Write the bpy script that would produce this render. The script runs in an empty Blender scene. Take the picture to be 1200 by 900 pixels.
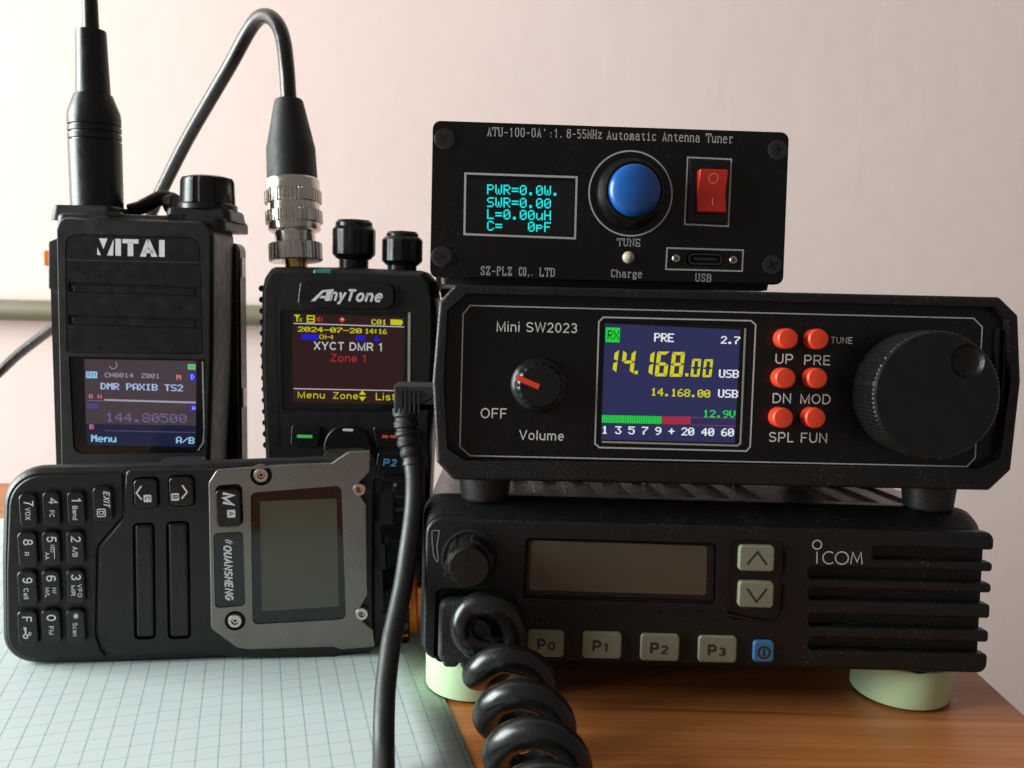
import bpy, bmesh, math, random
from mathutils import Vector, Matrix
from mathutils.geometry import tessellate_polygon
random.seed(7)
SC = bpy.context.scene
COL = SC.collection
MM = 0.001
R = math.radians

# ------------------------------------------------------------------ camera, world, lamps, exposure
FPX, CXP, CYP = 1055.0, 600.0, 450.0           # focal length and centre in photo pixels
PITCH, ROLL, CAMH = R(8.45), R(1.293), 117.3    # camera height in mm above the table
CAM_O = Vector((0, 0, CAMH))
_fw = Vector((0, math.cos(PITCH), -math.sin(PITCH)))
_up0 = Vector((0, math.sin(PITCH), math.cos(PITCH)))
_rt0 = Vector((1, 0, 0))
_rt = _rt0 * math.cos(ROLL) + _up0 * math.sin(ROLL)
_up = _up0 * math.cos(ROLL) - _rt0 * math.sin(ROLL)

cd = bpy.data.cameras.new('camera')
cam = bpy.data.objects.new('camera', cd)
COL.objects.link(cam)
M3 = Matrix((_rt, _up, -_fw)).transposed()
cam.matrix_world = Matrix.Translation(CAM_O * MM) @ M3.to_4x4()
cd.sensor_fit = 'HORIZONTAL'
cd.sensor_width = 36
cd.lens = FPX / 1200 * 36
cd.clip_start = 0.005
cd.clip_end = 20
cd.dof.use_dof = True
cd.dof.focus_distance = 0.238
cd.dof.aperture_fstop = 30
SC.camera = cam

world = bpy.data.worlds.new('World')
SC.world = world
world.use_nodes = True
bg = world.node_tree.nodes['Background']
bg.inputs[0].default_value = (1.0, 0.89, 0.83, 1)
bg.inputs[1].default_value = 0.18


def lamp(name, loc, target, sx, sy, power, color):
    l = bpy.data.lights.new(name, 'AREA')
    l.shape = 'RECTANGLE'
    l.size, l.size_y = sx, sy
    l.energy = power
    l.color = color
    o = bpy.data.objects.new(name, l)
    COL.objects.link(o)
    o.location = loc
    o.rotation_euler = (Vector(target) - Vector(loc)).to_track_quat('-Z', 'Y').to_euler()
    return o


lamp('window_light', (-1.5, 0.10, 0.42), (0.1, 0.36, 0.06), 0.95, 1.1, 76.0, (0.90, 1.0, 0.985))

SC.view_settings.view_transform = 'Standard'
SC.view_settings.look = 'None'
SC.view_settings.gamma = 1
SC.view_settings.exposure = 0.0
SC.view_settings.use_curve_mapping = False

# ------------------------------------------------------------------ pixel rays and device frames


def ray(px, py):
    return (_fw + _rt * ((px - CXP) / FPX) - _up * ((py - CYP) / FPX))


def at(px, py, z):
    """world point (mm) seen at a photo pixel, z mm along the view axis"""
    return CAM_O + ray(px, py) * z


def ground(px, py, h=0.0):
    d = ray(px, py)
    return CAM_O + d * ((h - CAMH) / d.z)


def tag(o, label=None, cat=None, group=None, kind=None):
    if label:
        o['label'] = label
    if cat:
        o['category'] = cat
    if group:
        o['group'] = group
    if kind:
        o['kind'] = kind
    return o


class Dev:
    """a device: an Empty with a local frame u right, v up, w out of the front"""

    def __init__(s, name, label, cat, anchor, z, yaw, lean, roll=0.0, base=0.0, group=None, pos=None):
        s.R = (Matrix.Rotation(R(yaw), 3, 'Z') @ Matrix.Rotation(R(-lean), 3, 'X') @ Matrix.Rotation(R(roll), 3, 'Y'))
        A = at(anchor[0], anchor[1], z) if pos is None else Vector(pos)
        s.P = A - s.R @ Vector((0, 0, base))
        s.root = bpy.data.objects.new(name, None)
        s.root.empty_display_size = 0.01
        COL.objects.link(s.root)
        s.root.matrix_world = Matrix.Translation(s.P * MM) @ s.R.to_4x4()
        tag(s.root, label, cat, group)

    def uv(s, px, py, w=0.0):
        o = s.R.transposed() @ (CAM_O - s.P)
        d = s.R.transposed() @ ray(px, py)
        t = (-w - o.y) / d.y
        return (o.x + d.x * t, o.z + d.z * t)

    def poly(s, pts, w=0.0):
        return [s.uv(p[0], p[1], w) for p in pts]

    def box(s, x0, y0, x1, y1, w=0.0):
        xm, ym = (x0 + x1) / 2, (y0 + y1) / 2
        return (s.uv(x0, ym, w)[0], s.uv(xm, y1, w)[1], s.uv(x1, ym, w)[0], s.uv(xm, y0, w)[1])

    def mpp(s, px, py, w=0.0):
        a, b = s.uv(px - .5, py, w), s.uv(px + .5, py, w)
        return math.hypot(a[0] - b[0], a[1] - b[1])

    def world(s, u, v, w):
        return s.P + s.R @ Vector((u, -w, v))

    def local(s, p):
        q = s.R.transposed() @ (p - s.P)
        return (q.x, q.z, -q.y)


# ------------------------------------------------------------------ polygon helpers

def area(p):
    return sum(p[i - 1][0] * p[i][1] - p[i][0] * p[i - 1][1] for i in range(len(p))) / 2


def ccw(p):
    p = [(a[0], a[1]) for a in p]
    return p if area(p) > 0 else p[::-1]


def inset(p, d):
    n = len(p)
    out = []
    for i in range(n):
        a, b, c = Vector(p[i - 1]), Vector(p[i]), Vector(p[(i + 1) % n])
        e1, e2 = (b - a), (c - b)
        if e1.length < 1e-6 or e2.length < 1e-6:
            out.append((b.x, b.y))
            continue
        e1.normalize()
        e2.normalize()
        n1, n2 = Vector((-e1.y, e1.x)), Vector((-e2.y, e2.x))
        m = n1 + n2
        if m.length < 1e-4:
            m = n1.copy()
        m.normalize()
        k = max(0.45, m.dot(n1))
        q = b + m * (d / k)
        out.append((q.x, q.y))
    return out


def rpoly(p, r, n=5):
    """polygon with rounded corners; r one radius or one per corner"""
    p = [(a[0], a[1]) for a in p]
    N = len(p)
    rs = r if isinstance(r, (list, tuple)) else [r] * N
    if area(p) < 0:
        p = p[::-1]
        rs = list(rs)[::-1]
    out = []
    for i in range(N):
        a, b, c = Vector(p[i - 1]), Vector(p[i]), Vector(p[(i + 1) % N])
        e1, e2 = (a - b), (c - b)
        l1, l2 = e1.length, e2.length
        if rs[i] <= 1e-6 or l1 < 1e-6 or l2 < 1e-6:
            out.append((b.x, b.y))
            continue
        e1 /= l1
        e2 /= l2
        cosa = max(-1, min(1, e1.dot(e2)))
        ang = math.acos(cosa)
        if ang > math.pi - 0.03:
            out.append((b.x, b.y))
            continue
        t = min(rs[i] / math.tan(ang / 2), 0.48 * l1, 0.48 * l2)
        rr = t * math.tan(ang / 2)
        bis = (e1 + e2).normalized()
        cen = b + bis * (rr / math.sin(ang / 2))
        s0, s1 = b + e1 * t - cen, b + e2 * t - cen
        a0, a1 = math.atan2(s0.y, s0.x), math.atan2(s1.y, s1.x)
        da = (a1 - a0 + math.pi) % (2 * math.pi) - math.pi
        for k in range(n + 1):
            an = a0 + da * k / n
            out.append((cen.x + rr * math.cos(an), cen.y + rr * math.sin(an)))
    return out


def rrect(b, r=0.0, n=5):
    u0, v0, u1, v1 = b
    return rpoly([(u0, v0), (u1, v0), (u1, v1), (u0, v1)], r, n)


def circ(c, r, n=32, r2=None, ph=0):
    r2 = r2 or r
    return [(c[0] + r * math.cos(2 * math.pi * i / n + ph), c[1] + r2 * math.sin(2 * math.pi * i / n + ph)) for i in range(n)]


# ------------------------------------------------------------------ fonts
F57 = {}
for ln in '''0 3E5149453E|1 00427F4000|2 4261514946|3 2141454B31|4 1814127F10|5 2745454539|6 3C4A494930|7 0171090503
8 3649494936|9 064949291E|A 7E1111117E|B 7F49494936|C 3E41414122|D 7F4141221C|E 7F49494941|F 7F09090901|G 3E4149497A
H 7F0808087F|I 00417F4100|L 7F40404040|M 7F020C027F|N 7F0408107F|O 3E4141413E|P 7F09090906|R 7F09192946|S 4649494931
T 01017F0101|U 3F4040403F|V 1F2040201F|W 3F4038403F|X 6314081463|Y 0708700807|Z 6151494543|e 3854545418|n 7C08040478
u 3C4040207C|p 7C14141408|x 4428102844|= 1414141414|. 0060600000|- 0808080808|+ 08083E0808|/ 2010080402|: 0036360000'''.replace('\n', '|').split('|'):
    k, h = ln.split(' ')
    F57[k] = [int(h[i:i + 2], 16) for i in range(0, 10, 2)]

STROKE = dict(kv.split('=', 1) for kv in '''A=12 39 52;24 44;02 22;42 62|T=39 32;07 09 69 67;22 42|U=19 13 22 42 53 59;09 29;49 69|-=15 55|1=17 39 32;22 42
0=29 18 13 22 42 53 58 49 29|8=29 18 17 26 46 57 58 49 29;26 15 13 22 42 53 55 46|5=59 19 16 46 55 53 42 22 13|'=39 37|:=35 36;32 33|.=22 23|,=33 32 21
M=12 19 34 59 52;02 22;42 62;09 19;59 69|H=12 19;52 59;15 55;02 22;42 62;09 29;49 69|z=17 57 12 52;17 16;52 53|u=17 13 22 32 54;57 52 62;07 17;47 57
t=38 33 42 52 53;17 57|o=27 16 13 22 42 53 56 47 27|m=12 17;16 27 36 32;36 47 56 52;02 22;42 62|a=16 27 47 56 52 62;55 25 14 13 22 42 53|i=17 37 32;12 52;39 38
c=56 47 27 16 13 22 42 53|n=12 17 07;15 27 47 56 52;02 22;42 62|e=15 55 56 47 27 16 13 22 42 53|r=22 27 17;25 37 57 56;12 42
S=58 49 29 18 17 26 45 54 53 42 22 13;59 57;14 12|Z=17 19 59 12 52 54|P=12 19 49 58 57 46 16;02 32|L=19 12 52 54;09 29|C=57 58 49 29 18 13 22 42 53 54;59 57
O=29 18 13 22 42 53 58 49 29|D=09 39 58 53 32 02;19 12|N=12 19 52 59;09 19;02 22;49 69|E=09 59 57;19 12;15 45;46 44;02 52 54|h=09 19 12;15 27 47 56 52;02 22;42 62
g=47 27 16 15 24 44 55 56 47;56 67;24 13 22 42 52 51 40 20 11 22|B=09 39 58 57 46 16;46 55 53 42 02;19 12'''.replace('\n', '|').split('|'))
def _sans():
    """sans serif letters as centre lines: capital height 1, list of polylines per glyph; 6 numbers = an arc"""
    b, t, x = .06, .94, .67
    G = {}

    def g(ch, w, *st):
        out = []
        for s in st:
            pl = []
            for q in s:
                if len(q) == 2:
                    pl.append(q)
                else:
                    cx, cy, rx, ry, a0, a1 = q
                    n = max(4, int(abs(a1 - a0) / 15))
                    pl += [(cx + rx * math.cos(R(a0 + (a1 - a0) * i / n)), cy + ry * math.sin(R(a0 + (a1 - a0) * i / n))) for i in range(n + 1)]
            out.append(pl)
        G[ch] = (w, out)
    g('A', .74, [(.03, 0), (.37, .95), (.71, 0)], [(.15, .33), (.59, .33)])
    g('B', .66, [(.07, .5), (.40, .5), (.40, .28, .21, .22, 90, -90), (.07, b), (.07, t), (.38, t), (.38, .72, .19, .22, 90, -90)])
    g('C', .74, [(.38, .5, .32, .44, 38, 322)])
    g('D', .72, [(.07, b), (.07, t), (.30, t), (.30, .5, .36, .44, 90, -90), (.07, b)])
    g('E', .64, [(.60, b), (.07, b), (.07, t), (.58, t)], [(.07, .51), (.54, .51)])
    g('F', .58, [(.07, 0), (.07, t), (.56, t)], [(.07, .5), (.49, .5)])
    g('G', .76, [(.38, .5, .32, .44, 40, 335), (.69, .46), (.42, .46)])
    g('H', .70, [(.07, 0), (.07, 1)], [(.63, 0), (.63, 1)], [(.07, .52), (.63, .52)])
    g('I', .16, [(.08, 0), (.08, 1)])
    g('L', .56, [(.07, 1), (.07, b), (.54, b)])
    g('M', .82, [(.07, 0), (.07, .95), (.41, .08), (.75, .95), (.75, 0)])
    g('N', .70, [(.07, 0), (.07, .95), (.63, .05), (.63, 1)])
    g('O', .78, [(.39, .5, .33, .44, 0, 360)])
    g('P', .66, [(.07, 0), (.07, t), (.38, t), (.38, .69, .21, .25, 90, -90), (.07, .44)])
    g('Q', .78, [(.39, .5, .33, .44, 0, 360)], [(.46, .26), (.72, -.02)])
    g('R', .70, [(.07, 0), (.07, t), (.40, t), (.40, .70, .21, .24, 90, -90), (.07, .46)], [(.38, .46), (.64, 0)])
    g('S', .66, [(.33, .73, .25, .21, 15, 270), (.33, .28, .27, .22, 90, -165)])
    g('T', .64, [(.02, t), (.62, t)], [(.32, t), (.32, 0)])
    g('U', .70, [(.07, 1), (.07, .36), (.35, .36, .28, .30, 180, 360), (.63, 1)])
    g('V', .70, [(.03, 1), (.35, .05), (.67, 1)])
    g('W', .98, [(.03, 1), (.26, .06), (.49, .95), (.72, .06), (.95, 1)])
    g('X', .70, [(.04, 0), (.66, 1)], [(.04, 1), (.66, 0)])
    g('Y', .70, [(.03, 1), (.35, .46), (.67, 1)], [(.35, .46), (.35, 0)])
    g('Z', .64, [(.05, t), (.58, t), (.05, b), (.61, b)])
    g('0', .58, [(.29, .5, .23, .44, 0, 360)])
    g('1', .36, [(.04, .76), (.24, .93), (.24, 0)])
    g('2', .58, [(.28, .69, .22, .25, 165, -25), (.06, b), (.55, b)])
    g('3', .58, [(.28, .72, .20, .22, 160, -90), (.28, .28, .23, .22, 90, -160)])
    g('4', .60, [(.43, 0), (.43, .92), (.05, .28), (.58, .28)])
    g('5', .58, [(.52, t), (.14, t), (.09, .52), (.28, .32, .23, .26, 110, -160)])
    g('6', .58, [(.50, .80), (.32, .60, .24, .34, 60, 180), (.08, .36), (.30, .31, .22, .25, 180, 540)])
    g('7', .56, [(.04, t), (.52, t), (.30, .55), (.20, 0)])
    g('8', .58, [(.29, .72, .19, .22, 0, 360)], [(.29, .28, .23, .22, 0, 360)])
    g('9', .58, [(.08, .20), (.26, .40, .24, .34, 240, 360), (.50, .64), (.28, .69, .22, .25, 0, 360)])
    g('a', .56, [(.06, .52), (.28, .48, .21, .19, 150, 0), (.49, 0)], [(.49, .36), (.26, .22, .20, .16, 60, 350), (.49, .30)])
    g('c', .54, [(.29, .36, .23, .31, 45, 315)])
    g('e', .58, [(.07, .37), (.51, .37), (.29, .36, .22, .31, 0, 315)])
    g('i', .16, [(.08, 0), (.08, .72)], [(.08, .88), (.08, 1)])
    g('l', .16, [(.08, 0), (.08, 1)])
    g('m', .86, [(.07, 0), (.07, .73)], [(.07, .45), (.24, .47, .17, .20, 180, 0), (.41, 0)], [(.41, .45), (.60, .47, .18, .20, 180, 0), (.78, 0)])
    g('n', .56, [(.07, 0), (.07, .73)], [(.07, .42), (.28, .45, .21, .22, 180, 0), (.49, 0)])
    g('o', .58, [(.29, .36, .23, .31, 0, 360)])
    g('s', .52, [(.26, .50, .18, .16, 20, 270), (.26, .20, .19, .15, 90, -165)])
    g('t', .32, [(.14, .90), (.14, .16), (.22, .14, .08, .09, 180, 290)], [(.02, .67), (.29, .67)])
    g('u', .56, [(.07, .72), (.07, .26), (.28, .26, .21, .20, 180, 360), (.49, .3)], [(.49, .72), (.49, 0)])
    g('y', .54, [(.04, .72), (.28, .06)], [(.51, .72), (.22, -.16), (.06, -.22)])
    g('d', .58, [(.51, 1), (.51, 0)], [(.29, .36, .22, .31, 0, 360)])
    g('/', .36, [(.02, 0), (.34, 1)])
    g('*', .44, [(.22, .42), (.22, 1)], [(.02, .56), (.42, .86)], [(.42, .56), (.02, .86)])
    g(' ', .30)
    return G


SANS = _sans()


# ------------------------------------------------------------------ mesh builder

class MB:
    def __init__(s):
        s.v, s.f, s.m, s.mats = [], [], [], []

    def mi(s, mat):
        if mat not in s.mats:
            s.mats.append(mat)
        return s.mats.index(mat)

    def add(s, vs, fs, mat):
        b = len(s.v)
        s.v += [(x[0], x[1], x[2]) for x in vs]
        k = s.mi(mat)
        for f in fs:
            s.f.append([b + i for i in f])
            s.m.append(k)

    def loft(s, rings, mat, cap0=True, cap1=True):
        """rings: list of (outline, w) with equal counts"""
        n = len(rings[0][0])
        vs, fs = [], []
        for o, w in rings:
            vs += [(a[0], a[1], w) for a in o]
        for k in range(len(rings) - 1):
            for i in range(n):
                j = (i + 1) % n
                fs.append([k * n + i, k * n + j, (k + 1) * n + j, (k + 1) * n + i])
        if cap0:
            fs.append(list(range(n))[::-1])
        if cap1:
            fs.append([(len(rings) - 1) * n + i for i in range(n)])
        s.add(vs, fs, mat)

    def prism(s, out, w0, w1, mat, r=0.0, n=3, holes=(), back=True):
        """outline extruded from w0 to w1 with a rounded front edge; holes = (outline, depth, floor material)"""
        out = ccw(out)
        rings = [(out, w0), (out, w1 - r)]
        if r > 0:
            for k in range(1, n + 1):
                a = math.pi / 2 * k / n
                rings.append((inset(out, r * (1 - math.cos(a))), w1 - r + r * math.sin(a)))
        s.loft(rings, mat, back, not holes)
        if holes:
            hs = [ccw(h[0]) for h in holes]
            allp = [rings[-1][0]] + hs
            flat = [p for q in allp for p in q]
            tr = tessellate_polygon([[Vector((p[0], p[1], 0)) for p in q] for q in allp])
            s.add([(p[0], p[1], w1) for p in flat], [list(t) for t in tr], mat)
            for h, (o, dep, fm) in zip(hs, holes):
                m2 = len(h)
                vs = [(p[0], p[1], w1) for p in h] + [(p[0], p[1], w1 - dep) for p in h]
                s.add(vs, [[i, m2 + i, m2 + (i + 1) % m2, (i + 1) % m2] for i in range(m2)], mat)
                if fm is not None:
                    s.add([(p[0], p[1], w1 - dep) for p in h], [list(range(m2))], fm)

    def sheet(s, out, w, mat):
        out = ccw(out)
        s.add([(p[0], p[1], w) for p in out], [list(range(len(out)))], mat)

    def line(s, pts, wd, w, mat, closed=False, h=0.0):
        """a flat band of width wd along a polyline"""
        pts = [Vector((p[0], p[1])) for p in pts]
        n = len(pts)
        L, Rr = [], []
        for i in range(n):
            if closed:
                a, b, c = pts[i - 1], pts[i], pts[(i + 1) % n]
            else:
                b = pts[i]
                a = pts[i - 1] if i else b - (pts[1] - b)
                c = pts[i + 1] if i < n - 1 else b + (b - pts[i - 1])
            e1, e2 = (b - a).normalized(), (c - b).normalized()
            m = Vector((-e1.y - e2.y, e1.x + e2.x))
            if m.length < 1e-5:
                m = Vector((-e1.y, e1.x))
            m.normalize()
            k = max(.5, m.dot(Vector((-e1.y, e1.x))))
            L.append(b + m * (wd / 2 / k))
            Rr.append(b - m * (wd / 2 / k))
        vs = [(p.x, p.y, w) for p in L] + [(p.x, p.y, w) for p in Rr]
        rng = range(n) if closed else range(n - 1)
        s.add(vs, [[i, n + i, n + (i + 1) % n, (i + 1) % n] for i in rng], mat)

    def lathe(s, prof, org, axis, mat, n=40, flute=None, cap0=True, cap1=True, aux=None):
        """prof: (radius, height) along axis (u,v,w); flute(i, k) -> radius factor"""
        ax = Vector(axis).normalized()
        a1 = ax.orthogonal().normalized() if aux is None else (Vector(aux) - ax * Vector(aux).dot(ax)).normalized()
        a2 = ax.cross(a1)
        o = Vector(org)
        vs, fs = [], []
        for k, (r, h) in enumerate(prof):
            for i in range(n):
                t = 2 * math.pi * i / n
                rr = r * (flute(i / n, k) if flute else 1)
                vs.append(o + ax * h + (a1 * math.cos(t) + a2 * math.sin(t)) * rr)
        for k in range(len(prof) - 1):
            for i in range(n):
                j = (i + 1) % n
                fs.append([k * n + i, k * n + j, (k + 1) * n + j, (k + 1) * n + i])
        if cap0:
            fs.append(list(range(n))[::-1])
        if cap1:
            fs.append([(len(prof) - 1) * n + i for i in range(n)])
        s.add(vs, fs, mat)

    def tube(s, pts, rad, mat, n=16, caps=True):
        pts = [Vector(p) for p in pts]
        N = len(pts)
        rads = rad if isinstance(rad, (list, tuple)) else [rad] * N
        tan = []
        for i in range(N):
            a, b = pts[max(0, i - 1)], pts[min(N - 1, i + 1)]
            tan.append((b - a).normalized())
        nrm = tan[0].orthogonal().normalized()
        vs, fs = [], []
        for i in range(N):
            nrm = (nrm - tan[i] * nrm.dot(tan[i])).normalized()
            bi = tan[i].cross(nrm)
            for k in range(n):
                t = 2 * math.pi * k / n
                vs.append(pts[i] + (nrm * math.cos(t) + bi * math.sin(t)) * rads[i])
        for i in range(N - 1):
            for k in range(n):
                j = (k + 1) % n
                fs.append([i * n + k, i * n + j, (i + 1) * n + j, (i + 1) * n + k])
        if caps:
            fs.append(list(range(n))[::-1])
            fs.append([(N - 1) * n + k for k in range(n)])
        s.add(vs, fs, mat)

    def boxu(s, u0, v0, w0, u1, v1, w1, mat):
        s.loft([([(u0, v0), (u1, v0), (u1, v1), (u0, v1)], w0), ([(u0, v0), (u1, v0), (u1, v1), (u0, v1)], w1)], mat)

    # ---- writing, placed by baseline start and end (photo pixels on the device's plane)
    def _base(s, d, p0, p1, cap, w):
        A, B = Vector(d.uv(p0[0], p0[1], w)), Vector(d.uv(p1[0], p1[1], w))
        c = cap * d.mpp((p0[0] + p1[0]) / 2, (p0[1] + p1[1]) / 2, w)
        e = B - A
        L = e.length
        e.normalize()
        return A, e, Vector((-e.y, e.x)), L, c

    def text(s, d, st, p0, p1, cap, w, mat, bold=0.0, shear=0.0, wt=.118):
        A, e, u, L, c = s._base(d, p0, p1, cap, w)
        gap = .13 + bold
        wd = sum(SANS[ch][0] for ch in st) + gap * (len(st) - 1)
        k = L / wd
        sw = (wt + bold * 2) * (c * .6 + k * .4)
        x = 0
        for ch in st:
            gw, pls = SANS[ch]
            for pl in pls:
                pts = []
                for (px, py) in pl:
                    q = A + e * ((x + px) * k + shear * py * c) + u * (py * c)
                    pts.append((q.x, q.y))
                if (Vector(pts[0]) - Vector(pts[-1])).length < 1e-5:
                    s.line(pts[:-1], sw, w, mat, closed=True)
                else:
                    s.line(pts, sw, w, mat)
            x += gw + gap

    def ptext(s, d, st, p0, p1, cap, w, mat, fat=1.0, shear=0.0, gap=1):
        A, e, u, L, c = s._base(d, p0, p1, cap, w)
        n = len(st) * (5 + gap) - gap
        kx, ky = L / n, c / 7
        vs, fs = [], []
        for i, ch in enumerate(st):
            if ch == ' ':
                continue
            for cx, bits in enumerate(F57[ch]):
                y = 0
                while y < 7:
                    if bits >> y & 1:
                        y2 = y
                        while y2 < 7 and bits >> y2 & 1:
                            y2 += 1
                        x0 = (i * (5 + gap) + cx) * kx
                        x1 = x0 + kx * fat
                        b = len(vs)
                        for xx, yy in ((x0, 7 - y2), (x1, 7 - y2), (x1, 7 - y), (x0, 7 - y)):
                            q = A + e * (xx + shear * yy * ky) + u * (yy * ky)
                            vs.append((q.x, q.y, w))
                        fs.append([b, b + 1, b + 2, b + 3])
                        y = y2
                    else:
                        y += 1
        s.add(vs, fs, mat)

    def stext(s, d, st, p0, p1, cap, w, mat, wd=0.75):
        A, e, u, L, c = s._base(d, p0, p1, cap, w)
        n = len(st) * 7 - 1
        kx, ky = L / n, c / 7
        for i, ch in enumerate(st):
            if ch == ' ':
                continue
            for pl in STROKE[ch].split(';'):
                pts = []
                for t in pl.split():
                    q = A + e * ((i * 7 + int(t[0])) * kx) + u * ((int(t[1]) - 2) * ky)
                    pts.append((q.x, q.y))
                s.line(pts, wd * ky, w, mat)

    def build(s, name, parent=None, bevel=0.0, seg=2, sharp=35, world=False, smooth=True):
        me = bpy.data.meshes.new(name)
        me.from_pydata([(a[0] * MM, -a[2] * MM, a[1] * MM) for a in s.v] if not world else [(a[0] * MM, a[1] * MM, a[2] * MM) for a in s.v], [], s.f)
        for m in s.mats:
            me.materials.append(m)
        me.polygons.foreach_set('material_index', s.m)
        me.polygons.foreach_set('use_smooth', [smooth] * len(s.f))
        bm = bmesh.new()
        bm.from_mesh(me)
        bmesh.ops.remove_doubles(bm, verts=bm.verts, dist=1e-7)
        bmesh.ops.recalc_face_normals(bm, faces=bm.faces)
        bm.to_mesh(me)
        bm.free()
        me.set_sharp_from_angle(angle=R(sharp))
        o = bpy.data.objects.new(name, me)
        COL.objects.link(o)
        if parent is not None:
            o.parent = parent.root if isinstance(parent, Dev) else parent
        if bevel <= 0 and smooth:
            wn = o.modifiers.new('weighted', 'WEIGHTED_NORMAL')
            wn.keep_sharp = True
            wn.weight = 80
        if bevel > 0:
            b = o.modifiers.new('bevel', 'BEVEL')
            b.width = bevel * MM
            b.segments = seg
            b.limit_method = 'ANGLE'
            b.angle_limit = R(38)
            b.harden_normals = True
        return o


# ------------------------------------------------------------------ materials

def srgb(r, g, b):
    def f(c):
        c /= 255
        return c / 12.92 if c <= .04045 else ((c + .055) / 1.055) ** 2.4
    return (f(r), f(g), f(b), 1)


def nodes(name):
    m = bpy.data.materials.new(name)
    m.use_nodes = True
    nt = m.node_tree
    return m, nt, nt.nodes['Principled BSDF']


def N(nt, kind, **kw):
    n = nt.nodes.new(kind)
    for k, v in kw.items():
        setattr(n, k, v)
    return n


def pmat(name, col, rough=.5, metal=0.0, grain=0, gs=0.0, dust=0.0, var=.25, spec=.5, coat=0.0, rv=.07):
    """plastic / metal / rubber: mottled colour and gloss, fine grain bump, specks of dust"""
    m, nt, p = nodes(name)
    lk = nt.links
    tc = N(nt, 'ShaderNodeTexCoord')
    n1 = N(nt, 'ShaderNodeTexNoise')
    n1.inputs['Scale'].default_value = 90
    n1.inputs['Detail'].default_value = 6
    lk.new(tc.outputs['Object'], n1.inputs['Vector'])
    mx = N(nt, 'ShaderNodeMix', data_type='RGBA')
    c = col[:3]
    mx.inputs[6].default_value = tuple(x * (1 - var) for x in c) + (1,)
    mx.inputs[7].default_value = tuple(min(1, x * (1 + var)) for x in c) + (1,)
    lk.new(n1.outputs[0], mx.inputs[0])
    out = mx.outputs[2]
    if dust > 0:
        n2 = N(nt, 'ShaderNodeTexNoise')
        n2.inputs['Scale'].default_value = 1500
        n2.inputs['Detail'].default_value = 2
        lk.new(tc.outputs['Object'], n2.inputs['Vector'])
        n3 = N(nt, 'ShaderNodeTexNoise')
        n3.inputs['Scale'].default_value = 60
        n3.inputs['Detail'].default_value = 4
        lk.new(tc.outputs['Object'], n3.inputs['Vector'])
        ad = N(nt, 'ShaderNodeMath', operation='MULTIPLY_ADD')
        ad.inputs[1].default_value = .45
        lk.new(n3.outputs[0], ad.inputs[0])
        lk.new(n2.outputs[0], ad.inputs[2])
        rp = N(nt, 'ShaderNodeMapRange')
        rp.inputs[1].default_value = .86
        rp.inputs[2].default_value = 1.0
        rp.inputs[4].default_value = dust
        lk.new(ad.outputs[0], rp.inputs[0])
        m2 = N(nt, 'ShaderNodeMix', data_type='RGBA')
        m2.inputs[7].default_value = (.32, .32, .30, 1)
        lk.new(rp.outputs[0], m2.inputs[0])
        lk.new(out, m2.inputs[6])
        out = m2.outputs[2]
    lk.new(out, p.inputs['Base Color'])
    rr = N(nt, 'ShaderNodeMapRange')
    rr.inputs[1].default_value = .3
    rr.inputs[2].default_value = .7
    rr.inputs[3].default_value = max(.02, rough - rv)
    rr.inputs[4].default_value = min(1, rough + rv)
    n4 = N(nt, 'ShaderNodeTexNoise')
    n4.inputs['Scale'].default_value = 220
    n4.inputs['Detail'].default_value = 5
    lk.new(tc.outputs['Object'], n4.inputs['Vector'])
    lk.new(n4.outputs[0], rr.inputs[0])
    lk.new(rr.outputs[0], p.inputs['Roughness'])
    p.inputs['Metallic'].default_value = metal
    p.inputs['Specular IOR Level'].default_value = spec
    p.inputs['Coat Weight'].default_value = coat
    p.inputs['Coat Roughness'].default_value = .06
    if grain:
        n5 = N(nt, 'ShaderNodeTexNoise')
        n5.inputs['Scale'].default_value = grain
        n5.inputs['Detail'].default_value = 2
        lk.new(tc.outputs['Object'], n5.inputs['Vector'])
        b = N(nt, 'ShaderNodeBump')
        b.inputs['Strength'].default_value = gs
        b.inputs['Distance'].default_value = .0004
        lk.new(n5.outputs[0], b.inputs['Height'])
        lk.new(b.outputs[0], p.inputs['Normal'])
    return m


def glow(name, col, strength=1.0, rough=.12):
    m, nt, p = nodes(name)
    p.inputs['Base Color'].default_value = (.004, .004, .004, 1)
    p.inputs['Roughness'].default_value = rough
    p.inputs['Emission Color'].default_value = col
    p.inputs['Emission Strength'].default_value = strength
    return m


def ink(name, col, rough=.55):
    m, nt, p = nodes(name)
    tc = N(nt, 'ShaderNodeTexCoord')
    n1 = N(nt, 'ShaderNodeTexNoise')
    n1.inputs['Scale'].default_value = 900
    nt.links.new(tc.outputs['Object'], n1.inputs['Vector'])
    mx = N(nt, 'ShaderNodeMix', data_type='RGBA')
    mx.inputs[6].default_value = tuple(x * .8 for x in col[:3]) + (1,)
    mx.inputs[7].default_value = tuple(min(1, x * 1.15) for x in col[:3]) + (1,)
    nt.links.new(n1.outputs[0], mx.inputs[0])
    nt.links.new(mx.outputs[2], p.inputs['Base Color'])
    p.inputs['Roughness'].default_value = rough
    return m


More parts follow.
